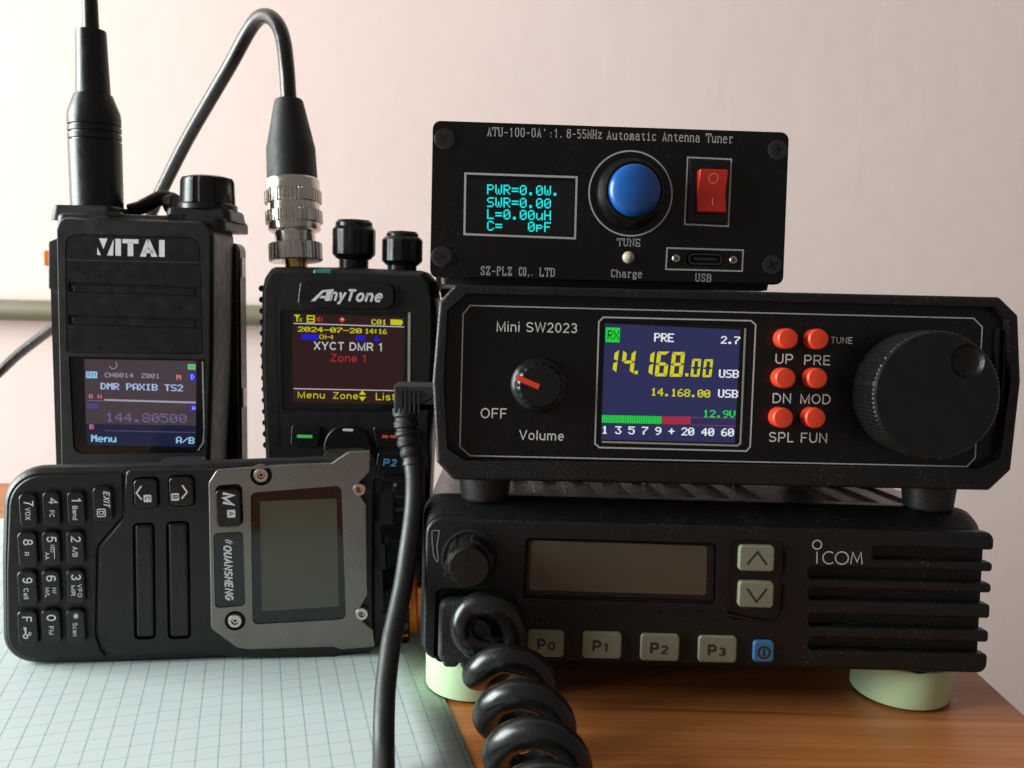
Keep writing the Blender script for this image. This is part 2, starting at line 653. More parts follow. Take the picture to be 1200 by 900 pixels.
BLACK = pmat('black_plastic', (.0065, .0072, .0070), .40, grain=2100, gs=.22, dust=.05, spec=.42)
BLACKT = pmat('textured_black_plastic', (.0055, .0058, .0056), .42, grain=2500, gs=.42, dust=.13, spec=.42)
BLACKS = pmat('satin_black_plastic', (.0065, .0068, .0066), .30, grain=2700, gs=.10, dust=.04, spec=.42)
RUBBER = pmat('black_rubber', (.0085, .0092, .0090), .52, grain=1800, gs=.2, dust=.07)
CORD = pmat('black_vinyl_cord', (.008, .0083, .0082), .27, grain=700, gs=.08, dust=.05)
CABLE = pmat('matt_black_cable', (.012, .0125, .0125), .5, grain=900, gs=.1, dust=.06)
GREYRUB = pmat('dark_grey_rubber', (.028, .030, .030), .6, grain=1400, gs=.4, dust=.2)
PANEL = pmat('black_panel', (.0048, .0042, .0041), .30, grain=2600, gs=.06, dust=.05, spec=.35)
PANELB = pmat('anodised_black_panel', (.0048, .0045, .0044), .34, grain=2600, gs=.08, dust=.08, spec=.35)
GLASS = pmat('black_glass', (.006, .006, .006), .08, var=.1, rv=.03, dust=.05)
DARKHOLE = pmat('dark_recess', (.004, .004, .004), .7)
WHITE = ink('white_print', (.74, .74, .74, 1))
GREYINK = ink('grey_print', (.52, .53, .55, 1))
DIMINK = ink('dim_grey_print', (.20, .20, .20, 1))
BLUEINK = ink('blue_print', (.10, .24, .42, 1))
DARKINK = ink('dark_print', (.025, .025, .018, 1))
BROWNLCD = pmat('brown_display', (.078, .061, .040), .22, var=.12, rv=.05, dust=.06)
GREENLCD = pmat('grey_green_display', (.072, .073, .048), .2, var=.08, rv=.05, dust=.03)
KEYGREEN = pmat('grey_green_key', (.215, .22, .15), .5, grain=2200, gs=.15, dust=.1, var=.12)
KEYBLUE = pmat('blue_key', (.045, .17, .36), .45, grain=2200, gs=.15, var=.12)
RED = pmat('red_plastic', (.62, .030, .014), .35, var=.1)
ORANGE = pmat('red_orange_plastic', (.80, .058, .018), .38, var=.1, dust=.05)
ORANGE2 = pmat('orange_plastic', (.95, .22, .025), .45, var=.1)
BLUE = pmat('blue_plastic', (.006, .095, .37), .33, var=.08, coat=.2)
GUN = pmat('grey_metal_plate', (.21, .195, .175), .36, metal=.7, grain=2600, gs=.25, dust=.06, var=.14)
CHROME = pmat('nickel_plating', (.72, .68, .62), .22, metal=1, var=.06, rv=.08)
SCREW = pmat('steel_screw', (.60, .53, .46), .30, metal=1, var=.15)
SCREWB = pmat('black_screw', (.07, .07, .07), .28, metal=.8, var=.2)
BRASS = pmat('brass', (.70, .48, .20), .3, metal=1)
GREYTOP = pmat('grey_cover_metal', (.42, .38, .35), .33, metal=.75, grain=1500, gs=.2, dust=.2)
LIME = pmat('lime_green_plastic', (.53, .70, .42), .45, var=.06, rv=.05)
TEAL = pmat('teal_lens', (.02, .22, .19), .25)
RIMGLINT = pmat('pale_rim_glint', (.5, .5, .47), .25, metal=.5)  # pale colour standing in for highlights along glass and bezel edges
LED = pmat('clear_led', (.62, .52, .40), .15, var=.2, coat=.5)
OLIVE = pmat('olive_beige_paint', (.185, .16, .10), .5, var=.06)

# ------------------------------------------------------------------ the setting: table, wall

def wood():
    m, nt, p = nodes('varnished_wood')
    lk = nt.links
    tc = N(nt, 'ShaderNodeTexCoord')
    mp = N(nt, 'ShaderNodeMapping')
    mp.inputs['Scale'].default_value = (2.4, 105, 60)
    mp.inputs['Rotation'].default_value = (0, 0, R(-1.5))
    lk.new(tc.outputs['Object'], mp.inputs['Vector'])
    n1 = N(nt, 'ShaderNodeTexNoise')
    n1.inputs['Scale'].default_value = 1.0
    n1.inputs['Detail'].default_value = 9
    n1.inputs['Roughness'].default_value = .62
    n1.inputs['Distortion'].default_value = .9
    lk.new(mp.outputs[0], n1.inputs['Vector'])
    mp2 = N(nt, 'ShaderNodeMapping')
    mp2.inputs['Scale'].default_value = (9, 900, 200)
    lk.new(tc.outputs['Object'], mp2.inputs['Vector'])
    n2 = N(nt, 'ShaderNodeTexNoise')
    n2.inputs['Scale'].default_value = 1.0
    n2.inputs['Detail'].default_value = 4
    lk.new(mp2.outputs[0], n2.inputs['Vector'])
    ad = N(nt, 'ShaderNodeMath', operation='MULTIPLY_ADD')
    ad.inputs[1].default_value = .5
    lk.new(n2.outputs[0], ad.inputs[0])
    lk.new(n1.outputs[0], ad.inputs[2])
    cr = N(nt, 'ShaderNodeValToRGB')
    e = cr.color_ramp.elements
    e[0].position, e[0].color = .52, (.19, .052, .013, 1)
    e[1].position, e[1].color = .94, (.56, .205, .06, 1)
    x = e.new(.69)
    x.color = (.42, .135, .037, 1)
    lk.new(ad.outputs[0], cr.inputs[0])
    lk.new(cr.outputs[0], p.inputs['Base Color'])
    p.inputs['Roughness'].default_value = .36
    b = N(nt, 'ShaderNodeBump')
    b.inputs['Strength'].default_value = .12
    b.inputs['Distance'].default_value = .0003
    lk.new(ad.outputs[0], b.inputs['Height'])
    lk.new(b.outputs[0], p.inputs['Normal'])
    return m


def wallmat():
    m, nt, p = nodes('pink_painted_plaster')
    lk = nt.links
    tc = N(nt, 'ShaderNodeTexCoord')
    n1 = N(nt, 'ShaderNodeTexNoise')
    n1.inputs['Scale'].default_value = 5
    n1.inputs['Detail'].default_value = 6
    lk.new(tc.outputs['Object'], n1.inputs['Vector'])
    mx = N(nt, 'ShaderNodeMix', data_type='RGBA')
    mx.inputs[6].default_value = (.77, .605, .565, 1)
    mx.inputs[7].default_value = (.82, .655, .615, 1)
    lk.new(n1.outputs[0], mx.inputs[0])
    n3 = N(nt, 'ShaderNodeTexNoise')
    n3.inputs['Scale'].default_value = 16
    n3.inputs['Detail'].default_value = 3
    lk.new(tc.outputs['Object'], n3.inputs['Vector'])
    mr = N(nt, 'ShaderNodeMapRange')
    mr.inputs[1].default_value = .70
    mr.inputs[2].default_value = .80
    mr.inputs[4].default_value = .16
    lk.new(n3.outputs[0], mr.inputs[0])
    mk = N(nt, 'ShaderNodeMix', data_type='RGBA')
    mk.inputs[7].default_value = (.45, .33, .32, 1)
    lk.new(mr.outputs[0], mk.inputs[0])
    lk.new(mx.outputs[2], mk.inputs[6])
    lk.new(mk.outputs[2], p.inputs['Base Color'])
    p.inputs['Roughness'].default_value = .85
    n2 = N(nt, 'ShaderNodeTexNoise')
    n2.inputs['Scale'].default_value = 45
    n2.inputs['Detail'].default_value = 5
    lk.new(tc.outputs['Object'], n2.inputs['Vector'])
    b = N(nt, 'ShaderNodeBump')
    b.inputs['Strength'].default_value = .10
    b.inputs['Distance'].default_value = .003
    lk.new(n2.outputs[0], b.inputs['Height'])
    lk.new(b.outputs[0], p.inputs['Normal'])
    return m


def papermat():
    m, nt, p = nodes('squared_paper')
    lk = nt.links
    tc = N(nt, 'ShaderNodeTexCoord')
    sp = N(nt, 'ShaderNodeSeparateXYZ')
    lk.new(tc.outputs['Object'], sp.inputs[0])
    nz = N(nt, 'ShaderNodeTexNoise')
    nz.inputs['Scale'].default_value = 700
    lk.new(tc.outputs['Object'], nz.inputs['Vector'])

    def ruled(sock, half, amt):
        a = N(nt, 'ShaderNodeMath', operation='DIVIDE')
        a.inputs[1].default_value = .005
        lk.new(sock, a.inputs[0])
        f = N(nt, 'ShaderNodeMath', operation='FRACT')
        lk.new(a.outputs[0], f.inputs[0])
        s = N(nt, 'ShaderNodeMath', operation='SUBTRACT')
        s.inputs[1].default_value = .5
        lk.new(f.outputs[0], s.inputs[0])
        b = N(nt, 'ShaderNodeMath', operation='ABSOLUTE')
        lk.new(s.outputs[0], b.inputs[0])
        r = N(nt, 'ShaderNodeMapRange')
        r.inputs[1].default_value = half
        r.inputs[2].default_value = half * .55
        r.inputs[4].default_value = amt
        lk.new(b.outputs[0], r.inputs[0])
        k = N(nt, 'ShaderNodeMath', operation='MULTIPLY')
        lk.new(r.outputs[0], k.inputs[0])
        kk = N(nt, 'ShaderNodeMapRange')
        kk.inputs[1].default_value = .3
        kk.inputs[2].default_value = .6
        kk.inputs[3].default_value = .55
        lk.new(nz.outputs[0], kk.inputs[0])
        lk.new(kk.outputs[0], k.inputs[1])
        return k.outputs[0]
    g1 = ruled(sp.outputs[0], .05, .7)
    g2 = ruled(sp.outputs[1], .045, .42)
    n1 = N(nt, 'ShaderNodeTexNoise')
    n1.inputs['Scale'].default_value = 30
    n1.inputs['Detail'].default_value = 7
    lk.new(tc.outputs['Object'], n1.inputs['Vector'])
    mx = N(nt, 'ShaderNodeMix', data_type='RGBA')
    mx.inputs[6].default_value = (.585, .655, .645, 1)
    mx.inputs[7].default_value = (.65, .715, .70, 1)
    lk.new(n1.outputs[0], mx.inputs[0])
    m1 = N(nt, 'ShaderNodeMix', data_type='RGBA')
    m1.inputs[7].default_value = (.16, .35, .44, 1)
    lk.new(g1, m1.inputs[0])
    lk.new(mx.outputs[2], m1.inputs[6])
    m2 = N(nt, 'ShaderNodeMix', data_type='RGBA')
    m2.inputs[7].default_value = (.27, .34, .37, 1)
    lk.new(g2, m2.inputs[0])
    lk.new(m1.outputs[2], m2.inputs[6])
    lk.new(m2.outputs[2], p.inputs['Base Color'])
    p.inputs['Roughness'].default_value = .75
    return m


TABX = 136.2
b = MB()
b.boxu(-900, -30, -425, TABX, 0, 60, wood())
tt = b.build('table_top', bevel=.8)
tag(tt, 'varnished reddish brown wooden table top under the radios', 'table', kind='structure')
tt.matrix_world = Matrix.Identity(4)

b = MB()
b.add([(-1300, -800, -640), (1300, -800, -640), (1300, 1200, -640), (-1300, 1200, -640), (-1300, -800, -700), (1300, -800, -700), (1300, 1200, -700), (-1300, 1200, -700)],
      [[0, 1, 2, 3], [7, 6, 5, 4], [0, 4, 5, 1], [1, 5, 6, 2], [2, 6, 7, 3], [3, 7, 4, 0]], wallmat())
wl = b.build('wall')
tag(wl, 'pale pink painted wall behind the table', 'wall', kind='structure')

# olive rail along the wall
b = MB()
p0, p1 = at(0, 360, 648), at(300, 368, 648)
zr = (p0.z + p1.z) / 2
yr = 629
b.lathe([(6.6, 0), (7.3, .7), (7.3, 690), (6.6, 690.7)], (-620, zr, -yr), (1, 0, 0), OLIVE, 24)
rl = b.build('wall_rail')
for x in (-560, -40):
    c = MB()
    c.lathe([(9, 0), (9, 2), (4, 3), (4, 10)], (x, zr, -640), (0, 0, 1), OLIVE, 20)
    c.build('wall_bracket', rl)
tag(rl, 'olive beige horizontal rail on the wall behind the handheld radios', 'rail')

# squared paper: lines run 16 degrees off the view direction
TH = 0.2805
u0 = -49.92
b = MB()
ax, ay = Vector((math.cos(TH), math.sin(TH))), Vector((-math.sin(TH), math.cos(TH)))
redge = 19 * 5 + 3.6
NX, NY = 30, 36
vs, fs = [], []
for j in range(NY + 1):
    for i in range(NX + 1):
        vs.append((-200 + (200 + redge) * i / NX, .45, -(100 + 312 * j / NY)))
for j in range(NY):
    for i in range(NX):
        k = j * (NX + 1) + i
        fs.append([k, k + 1, k + NX + 2, k + NX + 1])
b.add(vs, fs, papermat())
pp = b.build('squared_paper')
so = pp.modifiers.new('thick', 'SOLIDIFY')
so.thickness = .25 * MM
pp.matrix_world = Matrix.Translation((ax.x * (u0 - 2.5) * MM, ax.y * (u0 - 2.5) * MM, 0)) @ Matrix.Rotation(TH, 4, 'Z')
tag(pp, 'pale sheet of blue squared paper lying on the wooden table', 'paper')

# ------------------------------------------------------------------ small shared builders

def screw_head(d, c, r, w, mat, parent, kind='cross', name='screw', h=.5):
    """c in local u,v"""
    b = MB()
    b.lathe([(r, 0), (r, h * .5), (r * .8, h)], (c[0], c[1], w), (0, 0, 1), mat, 24, cap1=(kind != 'hex'))
    if kind == 'cross':
        a0 = random.uniform(0, 1.5)
        for a in (a0, a0 + math.pi / 2):
            dx, dy = math.cos(a), math.sin(a)
            b.line([(c[0] - dx * r * .55, c[1] - dy * r * .55), (c[0] + dx * r * .55, c[1] + dy * r * .55)], r * .26, w + h + .03, DARKHOLE)
    else:
        b.lathe([(r * .8, h), (r * .46, h), (r * .40, h - .9), (.01, h - 1.0)], (c[0], c[1], w), (0, 0, 1), mat, 6 if False else 24, cap0=False, cap1=False)
        hx = circ(c, r * .40, 6)
        b.sheet(hx, w + h - .55, SCREW)
        b.sheet(circ(c, r * .2, 6), w + h - .5, DARKHOLE)
    return b.build(name, parent)


def frame_line(b, pts, wd, w, mat):
    b.line(pts, wd, w, mat, closed=True)


YEL = glow('yellow_pixels', srgb(205, 200, 20))
WHI = glow('white_pixels', srgb(225, 230, 235))
GRN = glow('green_pixels', srgb(25, 205, 60))
CYA = glow('cyan_pixels', srgb(10, 225, 222), 1.1)

# ------------------------------------------------------------------ mobile radio (bottom of the stack)
I = Dev('mobile_radio', 'black car radio with blank brown display, bottom of the stack on green discs', 'radio', (828, 787), 230, 1.0, 5.8, .55)
b = MB()
fl, fr = I.uv(494, 690, -11)[0], I.uv(1164.5, 690)[0] - .2
ft = I.uv(828, 617)[1]
TOPV = ft + 4.6
fb = 0.0


def irr(d, t, r):
    return rrect((fl + d, fb + d * .7, fr - d, TOPV - t), r, 6)


FRD = 3.2           # thickness of the grooved front plate
b.loft([(irr(.6, .6, 5), -13), (irr(0, 0, 5), -12.4), (irr(0, 0, 5), -10.5), (irr(.3, 1.2, 4.6), -7.4), (irr(1.4, 4.0, 4.2), -FRD)], BLACKT)
# front plate with the speaker grooves cut in from the right edge
gy = [(1024, 641.5, 655.8), (949, 667, 680.6), (949, 692, 705.0), (949, 722, 736.0), (949, 750, 763.5)]
u0_, u1_ = fl + 1.5, fr - .2
v0_, v1_ = fb + 1.2, TOPV - 4.2
right = []
for (xl, ya, yb) in gy[::-1]:
    ul = I.uv(xl, (ya + yb) / 2)[0]
    xm = 1080
    va, vb = I.uv(xm, ya + 1.5)[1], I.uv(xm, yb + 1.5)[1]
    right += [(u1_, vb, .9), (ul, vb, .9), (ul, va, .9), (u1_, va, .9)]
pl = [(u0_, v0_, 4), (u1_, v0_, 3.0)] + right + [(u1_, v1_, 4), (u0_, v1_, 4)]
outl = rpoly([(p[0], p[1]) for p in pl], [p[2] for p in pl], 4)
# openings: display window, key panel, mic recess
lcdq = rpoly(I.poly([(616, 630), (840, 636), (839, 708), (612, 701)]), 1.2, 4)
mic = rrect(I.box(509, 690, 604, 777), 2.2, 4)
keyp = rrect(I.box(853, 632, 919, 727), 2.6, 4)
b.prism(outl, -FRD, 0, BLACKT, r=.9, n=3, holes=[(lcdq, 1.3, DARKHOLE), (mic, 2.6, DARKHOLE), (keyp, .9, BLACKS)])
# raised rim under display and keys
b.line(I.poly([(607, 711), (700, 714), (843, 718), (905, 731), (921, 722), (924, 640)], 0), .5, .25, BLACKT)
for x in (667.5, 734.5, 802.5):
    q = I.poly([(x, 742), (x, 770), (x - 4.5, 775)], 0)
    b.line(q, .35, .15, BLACKS)
    b.line([(p[0] + .5, p[1]) for p in q], .5, .12, DARKHOLE)
vwedge = rpoly(I.poly([(506, 622), (515, 621.5), (512, 640), (514, 664), (508, 650), (506.5, 636)], .15), .3, 3)
b.line(vwedge, .3, .16, DIMINK, closed=True)
ir = b.build('front_bezel', I)
b = MB()

gcol = DIMINK
A0 = I.uv(957.5, 638.3)
b.line(circ(A0, 5.2 * I.mpp(957, 638), 28), .33, .05, GREYINK, closed=True)


def spoly(pts, wd):
    b.line(I.poly(pts), wd, .05, GREYINK)


spoly([(957.3, 646.5), (957.3, 660.5)], .33)
arcC = [(973 + 7.0 * math.cos(a) * -1, 653.5 - 6.9 * math.sin(a)) for a in [R(x) for x in range(-128 + 180, -128 + 180 + 257, 12)]]
cc = [(971.5 + 7.2 * math.cos(R(a)), 653.6 - 7.1 * math.sin(R(a))) for a in range(48, 315, 12)]
spoly(cc, .33)
b.line(I.poly([(986.5 + 7.6 * math.cos(R(a)), 653.9 - 7.2 * math.sin(R(a))) for a in range(0, 360, 12)]), .33, .05, GREYINK, closed=True)
spoly([(996.8, 660.9), (999.3, 647.2), (1004.3, 658.5), (1009, 647.3), (1010.2, 661.0)], .33)
b.build('lettering', I)
# display
b = MB()
lq = rpoly(I.poly([(619.5, 632.5), (837, 639.5), (835.5, 704.5), (616, 697.5)]), .8, 4)
b.prism(lq, -1.3, -.55, BLACKS, .15, 2)
lq2 = rpoly(I.poly([(623, 634), (829, 640.5), (828, 698), (620, 692)]), .8, 4)
b.sheet(lq2, -.5, BROWNLCD)
fr1 = I.poly([(621, 699.5), (831, 706), (835.5, 702), (836.5, 642)])
b.line(fr1, .3, -.48, RIMGLINT if False else BLACKT)
b.build('display', I)


def icom_key(quad, mat, draw=None, name='key'):
    k = MB()
    bx = I.box(*quad)
    k.prism(rrect(bx, 1.0, 4), -.8, 1.1, mat, .45, 3)
    if draw:
        draw(k, bx)
    return k.build(name, I)


for i, (x0, y0, x1, y1) in enumerate([(617.5, 737.5, 660.5, 768.5), (682.5, 739.3, 728, 770.5), (750, 741.8, 795.5, 773.2), (817.5, 744.2, 862.5, 775)]):
    def dr(k, bx, i=i, x0=x0, y0=y0):
        xx, yy = x0 + 12, y0 + 23.8
        k.text(I, 'P', (xx, yy), (xx + 9.5, yy + .3), 12.5, 1.14, DARKINK, bold=.045)
        k.text(I, str(i), (xx + 12.5, yy + .3), (xx + (20.5 if i != 1 else 17.5), yy + .6), 9.3, 1.14, DARKINK, bold=.045)
    icom_key((x0, y0, x1, y1), KEYGREEN, dr)
for (q, sg) in (((865, 638.5, 906.5, 668.5), 1), ((864.5, 680.5, 905.7, 711)  , -1)):
    def dr2(k, bx, sg=sg):
        cu, cv = (bx[0] + bx[2]) / 2, (bx[1] + bx[3]) / 2
        k.line([(cu - 2.5, cv - 1.55 * sg), (cu, cv + 1.75 * sg), (cu + 2.5, cv - 1.55 * sg)], .5, 1.14, DARKINK)
    icom_key(q, KEYGREEN, dr2, 'arrow_key')


def dr3(k, bx):
    cu, cv = (bx[0] + bx[2]) / 2, (bx[1] + bx[3]) / 2
    k.line(circ((cu, cv - .2), 1.45, 24), .5, 1.14, DARKINK, closed=True)
    k.line([(cu, cv + .8), (cu, cv - 1.2)], .5, 1.15, DARKINK)


icom_key((881.5, 749.5, 906, 774.5), KEYBLUE, dr3, 'power_key')
# volume knob
b = MB()
kc = I.uv(551, 654)
mpx = I.mpp(551, 654)
b.lathe([(34 * mpx, 0), (34 * mpx, .25), (31.5 * mpx, .35), (31.5 * mpx, .05)], (kc[0], kc[1], .02), (0, 0, 1), DARKHOLE, 40)


def lob(t, k):
    return 1 + (.09 * (abs((t * 6) % 1 - .5) < .21)) if 0 < k < 4 else 1


b.lathe([(25 * mpx, 0), (27 * mpx, 1), (26.6 * mpx, 5.2), (25.5 * mpx, 5.8), (23.8 * mpx, 6.0), (23.4 * mpx, 8.6), (21.5 * mpx, 9.3), (.01, 9.4)], (kc[0], kc[1], .1), (0, 0, 1), BLACKS, 72, flute=lob, cap1=False)
c2 = (kc[0], kc[1])
b.prism(rpoly([(c2[0] - 30 * mpx, c2[1] - 16 * mpx), (c2[0] - 17 * mpx, c2[1] - 11 * mpx), (c2[0] - 16 * mpx, c2[1] - 7 * mpx), (c2[0] - 29 * mpx, c2[1] - 12 * mpx)], .2, 3), 4, 7.2, BLACKS, .3, 2)
b.build('volume_knob', I)
# body behind the bezel: sides, slotted cover on top
b = MB()
BD = -104
bu0, bu1 = fl + 2.0, fr - 7.0
bt = TOPV - .3
b.loft([(rrect((bu0, 1.2, bu1, bt - 3.2), 1.5), BD), (rrect((bu0, 1.2, bu1, bt - 3.2), 1.5), -12.5)], BLACKS)
# slotted cover: plate in the u, depth plane
slots = []
sx = [604, 642, 680, 718, 756, 794, 833, 871]
for x in sx + [958, 996, 1033]:
    ua, wa = I.local(CAM_O + ray(x, 583) * 1)[0], 0
    o = I.R.transposed() @ (CAM_O - I.P)
    dd = I.R.transposed() @ ray(x, 583)
    t = (bt - o.z) / dd.z
    uu, ww = o.x + dd.x * t, -(o.y + dd.y * t)
    slots.append((uu, ww))
wf = sum(s_[1] for s_ in slots) / len(slots)
hol = []
for (uu, ww) in slots:
    hol.append(rpoly([(uu - .2, -wf), (uu + 5.6, -wf), (uu + 5.6, -wf + 34), (uu - .2, -wf + 34)], .9, 3))
outp = [(bu0, 12.6), (bu1, 12.6), (bu1, -BD), (bu0, -BD)]
c = MB()
c.prism(outp, 0, 1.0, GREYTOP, 0, holes=[(h, 1.0, None) for h in hol])
vs = [(v[0], bt - 1.0 + v[2], -v[1]) for v in c.v]
b.add(vs, c.f, GREYTOP)
b.add([(bu0, bt - 3.0, -12.6), (bu1, bt - 3.0, -12.6), (bu1, bt - 3.0, BD), (bu0, bt - 3.0, BD)], [[0, 1, 2, 3]], DARKHOLE)
for u in (bu0, bu1 - 1):
    b.boxu(u, bt - 3.1, BD, u + 1, bt - 1.02, -12.6, GREYTOP)
for k in range(9):
    w_ = -30 - 8 * k
    b.boxu(bu1 - .02, 3, w_ - 2, bu1 + 1.6, bt - 4, w_ + 2, BLACKS)
    b.boxu(bu0 - 1.6, 3, w_ - 2, bu0 + .02, bt - 4, w_ + 2, BLACKS)
b.build('body', I)
b = MB()
fc = I.uv(1086, 790)[0]
b.lathe([(6, 0), (6.4, 1.3), (6.2, 1.4)], (fc, .9, -9), (0, -1, 0), RUBBER, 28)
b.build('foot', I)
# microphone socket plug boot
b = MB()
bx = I.box(514.5, 701, 603, 772)
b.prism(rrect(bx, 2.0, 4), -2.6, 3.6, GREYRUB, 1.3, 3)
for k in range(4):
    u_ = bx[0] + 1.2 + k * 4.6
    b.prism(rrect((u_, bx[1] - 1.6 - .5 * (k % 2), u_ + 4.1, bx[1] + 3), 1.2, 4), -2, 2.6, GREYRUB, .9, 3)
cc2 = I.uv(557, 738, 3.6)
b.lathe([(5.6, 0), (5.2, 1.2), (4.2, 1.8), (4.0, 4)], (cc2[0], cc2[1], 3.4), (0, 0, 1), RUBBER, 28)
MIC_U = cc2
mb_plug = b

# ------------------------------------------------------------------ green discs under the front of the radio
for (x, nm) in ((551.5, 'lime green disc under the left front of the black car radio, touching the squared paper'),
                (1085, 'lime green disc under the right front of the black car radio, on bare wood')):
    rr_ = 60 * 226 / FPX
    g = ground(x + 22 * (x - 600) / 460, 836.5 if x > 800 else 825.5)
    d = Vector((g.x - 0, g.y, 0)).normalized()
    cx = ground(x, 806)
    cen = Vector((at(x, 800, 232).x, g.y + rr_ * .98, 0))
    b = MB()
    hh = 10.6
    b.lathe([(rr_ - .4, 0.02), (rr_, .4), (rr_, hh - .5), (rr_ - .5, hh), (rr_ * .62, hh), (rr_ * .62, 1), (.01, 1)], (0, 0, 0), (0, 1, 0), LIME, 64, cap1=False)
    o = b.build('riser_disc', sharp=50)
    o.location = cen * MM + Vector((0, 0, .0006))
    tag(o, nm, 'disc', 'green discs under the car radio')

# ------------------------------------------------------------------ shortwave transceiver in the middle of the stack
S = Dev('transceiver', 'black boxy transceiver with lit blue frequency screen, red buttons and big tuning knob', 'transceiver', (850, 569), 231, 1.2, 5.8, .24)
b = MB()
WF = 2.6
fo = S.poly([(533, 333.5), (1172, 348), (1194, 369.5), (1197, 447), (1185.5, 551), (1160, 575), (531, 562.5), (511.5, 541.5), (506.5, 447), (514.3, 353.5)], WF)
fi = S.poly([(547, 343.6), (1166.5, 359.6), (1182, 374.5), (1184.5, 447), (1172, 537), (1146, 550), (545, 540), (524, 526), (519.5, 447), (524, 364)], WF)
outl = rpoly(fo, 1.0, 3)
b.prism(outl, -9, WF, BLACKT, .9, 3, holes=[(rpoly(fi, .8, 3), WF, None)])
# stepped inner liner on the right side
for (x0, y0, x1, y1) in ((1163, 385, 1166, 500), (1172, 383, 1175, 500)):
    bx = S.box(x0, y0, x1, y1)
    b.boxu(bx[0], bx[1], -1, bx[2], bx[3], 1.2, BLACKS)
b.build('front_frame', S)
b = MB()
inn = rpoly(fi, .8, 3)
bl = S.poly([(551, 358), (1141, 373), (1151, 383.2), (1142.6, 536.5), (1133, 546.7), (551, 534), (539, 523.6), (542.7, 368)])
scr = rpoly(S.poly([(706, 376.5), (879, 381.5), (873.5, 525), (701, 520)]), .6, 3)
b.prism(inn, -1.5, 0, PANEL, 0, holes=[(scr, 1.2, DARKHOLE)])
frame_line(b, bl, .32, .05, GREYINK)
frame_line(b, S.poly([(707, 371.8), (880, 375.9), (885.5, 380.5), (879, 523.5), (874.5, 528.6), (702.3, 524.4), (697.2, 520), (701.8, 377)]), .38, .05, GREYINK)
b.text(S, 'Mini SW2023', (581.8, 388.3), (676.4, 390.4), 11.6, .05, WHITE)
b.text(S, 'OFF', (563, 490), (594, 490.6), 12.0, .05, WHITE)
b.text(S, 'Volume', (608.4, 515.2), (661, 516.6), 11.4, .05, WHITE)
for st, p0, p1, cp in (('UP', (908.3, 426.2), (929.3, 426.7), 11.6), ('PRE', (942, 427.4), (973.3, 428.2), 11.6), ('TUNE', (973.5, 402.4), (999.3, 403), 7.6),
                       ('DN', (905, 472.3), (927, 472.8), 11.6), ('MOD', (937.5, 473), (973.3, 473.8), 11.6), ('SPL', (900.7, 517.8), (930, 518.4), 11.6), ('FUN', (938, 518.6), (969.3, 519.2), 11.6)):
    b.text(S, st, p0, p1, cp, .05, WHITE)
b.build('front_panel', S)
# screen
b = MB()
w = -.9
LCDB = glow('blue_display', srgb(38, 41, 82), 1.0, .1)
PNK = glow('red_pixels', srgb(175, 40, 60))
MAG = glow('magenta_pixels', srgb(140, 50, 110))
BLK = glow('black_pixels', srgb(12, 40, 16))
b.sheet(rpoly(S.poly([(706.5, 377), (878.5, 382), (873, 524.5), (701.5, 519.5)], w), .4, 3), w - .02, GLASS)
b.sheet(S.poly([(709, 379), (867.5, 386.5), (861, 519), (704.5, 515)], w), w, LCDB)
w2 = w + .04
b.sheet(S.poly([(710, 383.6), (726.6, 384.2), (726, 401.3), (709.6, 400.8)], w2), w2, GRN)
b.ptext(S, 'RX', (711.8, 398), (725, 398.5), 11, w2 + .03, BLK, 1.0)
b.ptext(S, 'PRE', (766.4, 400.2), (789, 400.9), 10, w2, WHI, 1.5)
b.ptext(S, '2.7', (844.5, 402.6), (866.5, 403.4), 8.8, w2, WHI, 1.5)
# large slanted seven segment figures
SEGS = {'1': 'bc', '4': 'fgbc', '6': 'afgecd', '8': 'abcdefg', '0': 'abcdef'}


def seg7(ch, x0, x1, yt, yb, th=4.6, sl=3.5):
    def P(fx, fy):     # fx, fy in 0..1 of the cell, fy from the top
        return (x0 + (x1 - x0) * fx + sl * (1 - fy), yt + (yb - yt) * fy)
    tx, ty = th / (x1 - x0), th / (yb - yt) * .8
    g = .02
    q = {'a': [P(0 + g, 0), P(1 - g, 0), P(1 - tx, ty), P(tx, ty)], 'd': [P(tx, 1 - ty), P(1 - tx, 1 - ty), P(1 - g, 1), P(g, 1)],
         'g': [P(tx * .4, .5), P(tx, .5 - ty / 2), P(1 - tx, .5 - ty / 2), P(1 - tx * .4, .5), P(1 - tx, .5 + ty / 2), P(tx, .5 + ty / 2)],
         'f': [P(0, .03), P(tx, ty + .02), P(tx, .5 - ty / 2 - .02), P(0, .48)], 'e': [P(0, .52), P(tx, .5 + ty / 2 + .02), P(tx, 1 - ty - .02), P(0, .97)],
         'b': [P(1, .03), P(1, .48), P(1 - tx, .5 - ty / 2 - .02), P(1 - tx, ty + .02)], 'c': [P(1, .52), P(1, .97), P(1 - tx, 1 - ty - .02), P(1 - tx, .5 + ty / 2 + .02)]}
    for sgm in SEGS[ch]:
        b.sheet(S.poly(q[sgm], w2), w2, YEL)


def dot(x, y, s_, mat=None):
    b.sheet(S.poly([(x, y - s_), (x + s_, y - s_), (x + s_, y), (x, y)], w2), w2, mat or YEL)


